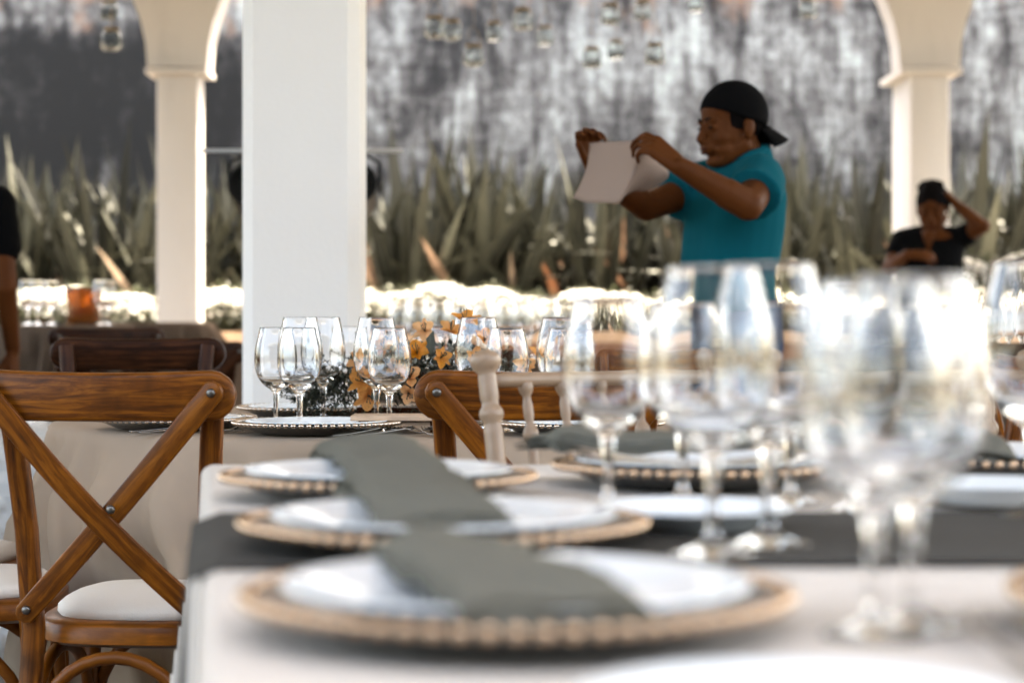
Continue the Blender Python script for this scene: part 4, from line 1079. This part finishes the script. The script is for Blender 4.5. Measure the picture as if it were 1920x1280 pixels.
def head_matrix(pos, yaw, pitch=0, roll=0, s=1.0):
    return Matrix.Translation(pos) @ Matrix.Rotation(yaw, 4, 'Z') @ Matrix.Rotation(pitch, 4, 'Y') @ Matrix.Rotation(roll, 4, 'X') @ Matrix.Scale(s, 4)
def man():
    O = V((X(1378, 6.15), 6.15, 0))
    t = thing('person', 'man in teal polo shirt and backwards black cap holding up a beige napkin', 'person', O)
    yaw = radians(180 + 27); f = V((cos(yaw), sin(yaw), 0)); l = V((-sin(yaw), cos(yaw), 0)); u = V((0, 0, 1))
    W = lambda px, py, d: P(px, py, d) - O
    Mh = head_matrix(W(1370, 237, 6.13), radians(180 + 24), radians(7), 0, .955)
    b = MB(); head_prims(b, Mh)
    R = [(.80, 0, .150, .105), (.90, 0, .160, .112), (1.0, .02, .142, .106), (1.12, .018, .142, .106), (1.24, .004, .150, .108), (1.32, -.004, .154, .104), (1.385, -.016, .136, .080), (1.43, -.028, .072, .060)]
    b.rings([(f * fo + u * z, l * hw, f * hd) for z, fo, hw, hd in R])
    S1, E1, W1 = W(1428, 338, 5.99), W(1402, 385, 5.76), W(1274, 312, 5.69)
    S2, E2, W2 = W(1336, 342, 6.30), W(1212, 388, 6.14), W(1120, 322, 5.98)
    b.cone(S1, .056, E1, .043); b.cone(E1, .043, E1.lerp(W1, .3), .042); b.cone(E1.lerp(W1, .3), .042, W1, .027)
    b.cone(S2, .055, E2, .042); b.cone(E2, .042, E2.lerp(W2, .3), .041); b.cone(E2.lerp(W2, .3), .041, W2, .026)
    b.cone(f * -.03 + u * 1.38 + l * .03, .06, S1, .056); b.cone(f * -.03 + u * 1.38 - l * .03, .06, S2, .055)
    tip1 = W(1204, 268, 5.70); tip2 = W(1100, 268, 5.93)
    hand(b, W1, (tip1 - W1).normalized() + V((0, 0, .15)), (-.35, .75, -.55), -1, [(.45, .75, .5), (.5, .8, .5), (.6, .9, .55), (.7, .95, .6)], thumb=(.85, .35, .55))
    hand(b, W2, (-.30, -.25, .92), (.3, -.85, .1), -1, [(.5, .9, .6), (.6, 1.0, .6), (.75, 1.1, .7), (.85, 1.1, .7)], thumb=(.8, .4, .5))
    for s in (-1, 1):
        hp = l * s * .085 + u * .86; kn = l * s * .10 + f * .02 + u * .47; an = l * s * .11 + f * -.02 + u * .09
        b.cone(hp, .082, kn, .055); b.cone(kn, .055, kn.lerp(an, .35) - f * .01, .052); b.cone(kn.lerp(an, .35) - f * .01, .052, an, .036); b.cone(an, .036, an + f * .13 - u * .05, .03)
    body = remesh(b, 'body', 'skin', t, .0036, 13)
    # shirt
    s_ = MB(); e = .012
    R2_ = [(1.0, .02, .160, .125), (1.04, .02, .162, .125), (1.12, .018, .160, .124), (1.24, .004, .168, .126), (1.32, -.004, .172, .121), (1.39, -.018, .150, .095), (1.425, -.030, .090, .072)]
    s_.rings([(f * fo + u * z, l * hw, f * hd) for z, fo, hw, hd in R2_])
    q1 = S1.lerp(E1, .62); q2 = S2.lerp(E2, .60)
    def sleeve(S, q, r0, r1):
        d = (q - S).normalized(); a = d.orthogonal().normalized(); bb = d.cross(a); s_.cone(f * -.025 + u * 1.37 + (S - u * S.z) * .3, .07, S, r0)
        s_.rings([(S.lerp(q, k / 4), a * (r0 + (r1 - r0) * k / 4), bb * (r0 + (r1 - r0) * k / 4)) for k in range(5)])
    sleeve(S1, q1, .070, .074); sleeve(S2, q2, .069, .070)
    def folds(c):
        return .008 * noise.noise(V((c.x * 9, c.y * 9, c.z * 5))) + .007 * sin(c.z * 38 + 7 * noise.noise(c * 5)) * max(0, noise.noise(c * 3 + V((3, 1, 0))) + .2)
    sh = remesh(s_, 'polo_shirt', 'teal', t, .007, 5, folds)
    # collar
    m = MB(); nk = f * -.030 + u * 1.437; n = 26; vs = []; fs = []
    for i in range(n + 1):
        a = radians(38 + (360 - 76) * i / n); dd = f * cos(a) + l * sin(a); back = (1 - cos(a)) / 2
        top = nk + f * cos(a) * .066 + l * sin(a) * .066 + u * (.012 + .030 * back - .012 * (1 - back)); out = dd * (.020 + .012 * (1 - back)); bot = top + out - u * (.038 + .008 * (1 - back))
        vs += [top - dd * .003 - u * .02, top, top + dd * .006, bot, bot - dd * .006]
    for i in range(n):
        for j in range(4): fs.append((i * 5 + j, i * 5 + j + 1, i * 5 + j + 6, i * 5 + j + 5))
    m.add(vs, fs); o = m.build('collar', 'teal', sh); sm = o.modifiers.new('s', 'SOLIDIFY'); sm.thickness = .003
    # jeans and shoes
    j = MB(); j.rings([(f * fo + u * z, l * hw, f * hd) for z, fo, hw, hd in ((.80, 0, .162, .118), (.90, 0, .176, .126), (1.0, .01, .160, .124), (1.03, .01, .158, .122))])
    for s in (-1, 1):
        hp = l * s * .085 + u * .84; kn = l * s * .10 + f * .02 + u * .47; an = l * s * .11 + f * -.02 + u * .08
        j.cone(hp, .095, kn, .068); j.cone(kn, .068, an, .058)
    remesh(j, 'jeans', 'denim', t, .009, 4, lambda c: .004 * noise.noise(c * 8))
    for s in (-1, 1):
        m = MB(); an = l * s * .11 + f * -.02; m.cone(an + u * .045 - f * .03, .043, an + u * .034 + f * .15, .034); m.cone(an + u * .07, .045, an + u * .05 + f * .05, .04)
        for i_, p in enumerate(m.v): m.v[i_] = (p[0], p[1], max(.002, p[2]))
        m.build('shoe', 'shoe', t)
    face_parts(Mh, t)
    hr = dome(Mh, lambda a: .080 if abs(((a + pi) % (2 * pi)) - pi) < 1.02 else (-.012 if abs(abs(((a + pi) % (2 * pi)) - pi) - 1.25) < .2 else -.035 if abs(((a + pi) % (2 * pi)) - pi) > 2.0 else -.002), (.1005, .0785, .092))
    hr.build('hair', 'brow', t)
    cap = dome(Mh, lambda a: .030 + .034 * cos(a) - .018 * (1 - abs(cos(a))) - (0 if cos(a) > 0 else .012 * cos(a) * -1), (.109, .088, .104), (-.016, 0, .034))
    o = cap.build('cap', 'black_cloth', t); sm = o.modifiers.new('s', 'SOLIDIFY'); sm.thickness = .004; sm.offset = -1
    m = MB(); vs = []; fs = []
    for i in range(13):
        a = radians(-62 + 124 * i / 12)
        for k in range(5):
            s = k / 4; ro = 1; x = -.016 - (.105 * cos(a) + s * (.070 * cos(a) ** .6 if cos(a) > 0 else 0)); y = .084 * sin(a) * (1 - .12 * s)
            z = -.008 - s * .046 - .030 * (abs(sin(a)) ** 2) * (.5 + .5 * s); vs.append((x, y, z))
    for i in range(12):
        for k in range(4): fs.append((i * 5 + k, i * 5 + k + 1, i * 5 + k + 6, i * 5 + k + 5))
    m.add(vs, fs); m.xf(Mh); v_ = m.build('visor', 'black_cloth', o); sm = v_.modifiers.new('s', 'SOLIDIFY'); sm.thickness = .005
    # napkin held up between the hands
    m = MB(); colsn = [((1106, 269, 5.91), (1076, 371, 5.90)), ((1130, 267, 5.88), (1096, 379, 5.86)), ((1155, 266, 5.84), (1120, 381, 5.82)), ((1178, 265, 5.80), (1142, 381, 5.79)), ((1198, 265, 5.76), (1160, 381, 5.77)),
                       ((1208, 275, 5.765), (1170, 368, 5.80)), ((1218, 288, 5.80), (1188, 358, 5.84)), ((1232, 305, 5.83), (1212, 357, 5.88)), ((1248, 318, 5.86), (1240, 342, 5.90))]
    nr = 14; vs = []; fs = []
    def cat(p0, p1, p2, p3, u_): return .5 * ((2 * p1) + (-p0 + p2) * u_ + (2 * p0 - 5 * p1 + 4 * p2 - p3) * u_ * u_ + (-p0 + 3 * p1 - 3 * p2 + p3) * u_ ** 3)
    tp = [P(*a) for a, b_ in colsn]; bt = [P(*b_) for a, b_ in colsn]; cc = []
    for i in range(len(tp) - 1):
        for k in range(4):
            g_ = lambda A_: cat(A_[max(i - 1, 0)], A_[i], A_[i + 1], A_[min(i + 2, len(A_) - 1)], k / 4); cc.append((g_(tp), g_(bt)))
    cc.append((tp[-1], bt[-1]))
    for a, b_ in cc:
        for j_ in range(nr + 1):
            s = j_ / nr; p = a.lerp(b_, s); p.x += .012 * sin(pi * s) * 1; p.y += -.012 * sin(pi * s) + .004 * noise.noise(p * 9); vs.append(p)
    for i in range(len(cc) - 1):
        for j_ in range(nr): a = i * (nr + 1) + j_; fs.append((a, a + 1, a + nr + 2, a + nr + 1))
    m.add(vs, fs); o = m.build('held_napkin', 'white_napkin'); sm = o.modifiers.new('s', 'SOLIDIFY'); sm.thickness = .0025
    tag(o, 'beige cloth napkin held up by the man in teal', 'napkin')
man()
def woman():
    D = 10.7; O = V((X(1742, D), D, TZ)); t = thing('person', 'woman in a black v neck top touching her dark hair by the right column', 'person', O)
    W = lambda px, py, d=D: P(px, py, d) - O
    yaw = radians(270 - 12); f = V((cos(yaw), sin(yaw), 0)); l = V((-sin(yaw), cos(yaw), 0)); u = V((0, 0, 1))
    Mh = head_matrix(W(1749, 391), radians(270 - 18), radians(20), radians(0), .95); b = MB(); head_prims(b, Mh)
    zt = W(1745, 440).z
    R = [(.72, 0, .16, .11), (.84, 0, .175, .12), (.95, 0, .145, .105), (zt - .15, 0, .155, .12), (zt - .05, -.01, .165, .11), (zt, -.02, .14, .085), (zt + .04, -.02, .07, .06)]
    off = W(1742, 440).x; b.rings([(V((off * .5, 0, 0)) + f * fo + u * z, l * hw, f * hd) for z, fo, hw, hd in R])
    S1, E1, W1 = W(1797, 448), W(1842, 424, D - .14), W(1793, 383, D - .05)
    S2, E2, W2 = W(1692, 452), W(1668, 505, D - .08), W(1700, 478, D - .27)
    for S, E, w_ in ((S1, E1, W1), (S2, E2, W2)):
        b.cone(S, .052, E, .040); b.cone(E, .040, w_, .026); b.cone(u * (zt - .01), .06, S, .05)
    hand(b, W1, W(1772, 362) - W1, (-.6, -.2, -.5), 1, [(.4, .6, .3)] * 4, sc=.9); hand(b, W2, W(1735, 478, D - .3) - W2, (0, .6, -.6), 1, [(.4, .6, .4)] * 4, sc=.9)
    for s in (-1, 1):
        hp = l * s * .085 + u * .78; kn = l * s * .09 + u * .42; an = l * s * .09 - f * .02 + u * .08
        b.cone(hp, .085, kn, .052); b.cone(kn, .052, an, .035); b.cone(an, .035, an + f * .12 - u * .045, .028)
    remesh(b, 'body', 'skin', t, .006, 3)
    s_ = MB(); s_.rings([(V((off * .5, 0, 0)) + f * fo + u * z, l * hw, f * hd) for z, fo, hw, hd in ((.80, 0, .185, .13), (.95, 0, .16, .12), (zt - .15, 0, .17, .135), (zt - .05, -.012, .178, .118), (zt + .002, -.03, .152, .085), (zt + .03, -.045, .085, .05))])
    for S, E in ((S1, E1), (S2, E2)): s_.cone(u * (zt - .02) + (S - u * S.z) * .4, .07, S, .062); s_.cone(S, .063, S.lerp(E, .38), .060)
    remesh(s_, 'black_top', 'black_cloth', t, .009, 3)
    m = MB(); c0 = V((off * .5, 0, 0)) + f * .118; m.add([c0 + l * .040 + u * (zt + .02) - f * .05, c0 - l * .040 + u * (zt + .02) - f * .05, c0 + u * (zt - .10) + f * .008, c0 + u * (zt - .02) - f * .004], [(0, 2, 3), (2, 1, 3), (0, 3, 1)]); o = m.build('neckline', 'skin', t); sm = o.modifiers.new('s', 'SOLIDIFY'); sm.thickness = .004
    j = MB()
    j.rings([(f * fo + u * z, l * hw, f * hd) for z, fo, hw, hd in ((.70, 0, .17, .12), (.84, 0, .183, .127))])
    for s in (-1, 1): j.cone(l * s * .085 + u * .76, .095, l * s * .09 + u * .42, .065); j.cone(l * s * .09 + u * .42, .065, l * s * .09 - f * .02 + u * .07, .05)
    remesh(j, 'trousers', 'black_cloth', t, .01, 3)
    face_parts(Mh, t)
    hh = MB(); q = dome(Mh, lambda a: .058 * max(0, cos(a)) - .055 * max(0, -cos(a)) - .005, (.106, .088, .105), (-.018, 0, .034)); 
    o = q.build('hair', 'brow', t); m = MB(); m.ell((-.03, .0, .118), (.06, .062, .030)); m.ell((-.05, -.035, .10), (.055, .05, .04)); m.xf(Mh); remesh(m, 'hair_bun', 'brow', o, .006, 2, lambda c: .006 * noise.noise(c * 40))
woman()
def bystander():
    D = 7.5; O = V((-1.985, D, 0)); t = thing('person', 'person in black top and jeans cut by the left edge of the photo', 'person', O)
    u = V((0, 0, 1)); f = V((.25, .97, 0)).normalized(); l = V((-f.y, f.x, 0)); b = MB(); Mh = head_matrix(u * 1.555, math.atan2(f.y, f.x), radians(10)); head_prims(b, Mh)
    R = [(.80, 0, .150, .105), (.90, 0, .165, .115), (1.0, 0, .150, .115), (1.12, 0, .150, .115), (1.24, 0, .17, .122), (1.33, 0, .175, .115), (1.40, -.01, .150, .090), (1.45, -.01, .075, .065)]
    b.rings([(f * fo + u * z, l * hw, f * hd) for z, fo, hw, hd in R])
    for s in (-1, 1):
        S, E, w_ = l * s * .19 + u * 1.37, l * s * .235 + u * 1.08 - f * .02, l * s * .20 + u * .86 + f * .10
        b.cone(S, .054, E, .042); b.cone(E, .042, w_, .027); hand(b, w_, (0, 0, -1), l * -s, s, [(.3, .4, .3)] * 4); b.cone(u * 1.37, .07, S, .055)
        hp = l * s * .085 + u * .86; kn = l * s * .10 + u * .47; an = l * s * .11 + u * .09
        b.cone(hp, .082, kn, .055); b.cone(kn, .055, an, .036); b.cone(an, .036, an + f * .13 - u * .05, .03)
    remesh(b, 'body', 'skin', t, .006, 3)
    s_ = MB(); s_.rings([(f * fo + u * z, l * (hw + .014), f * (hd + .016)) for z, fo, hw, hd in R[2:]])
    for s in (-1, 1): s_.cone(u * 1.36, .07, l * s * .19 + u * 1.37, .07); s_.cone(l * s * .19 + u * 1.37, .070, l * s * .215 + u * 1.22, .066)
    remesh(s_, 'black_top', 'black_cloth', t, .01, 3)
    j = MB(); j.rings([(f * fo + u * z, l * (hw + .012), f * (hd + .012)) for z, fo, hw, hd in R[:3]])
    for s in (-1, 1): j.cone(l * s * .085 + u * .84, .095, l * s * .10 + u * .47, .07); j.cone(l * s * .10 + u * .47, .07, l * s * .11 + u * .07, .058)
    remesh(j, 'jeans', 'denim', t, .01, 3)
    dome(Mh, lambda a: .05 * max(0, cos(a)) - .06 * max(0, -cos(a)), (.105, .086, .1)).build('hair', 'brow', t)
bystander()
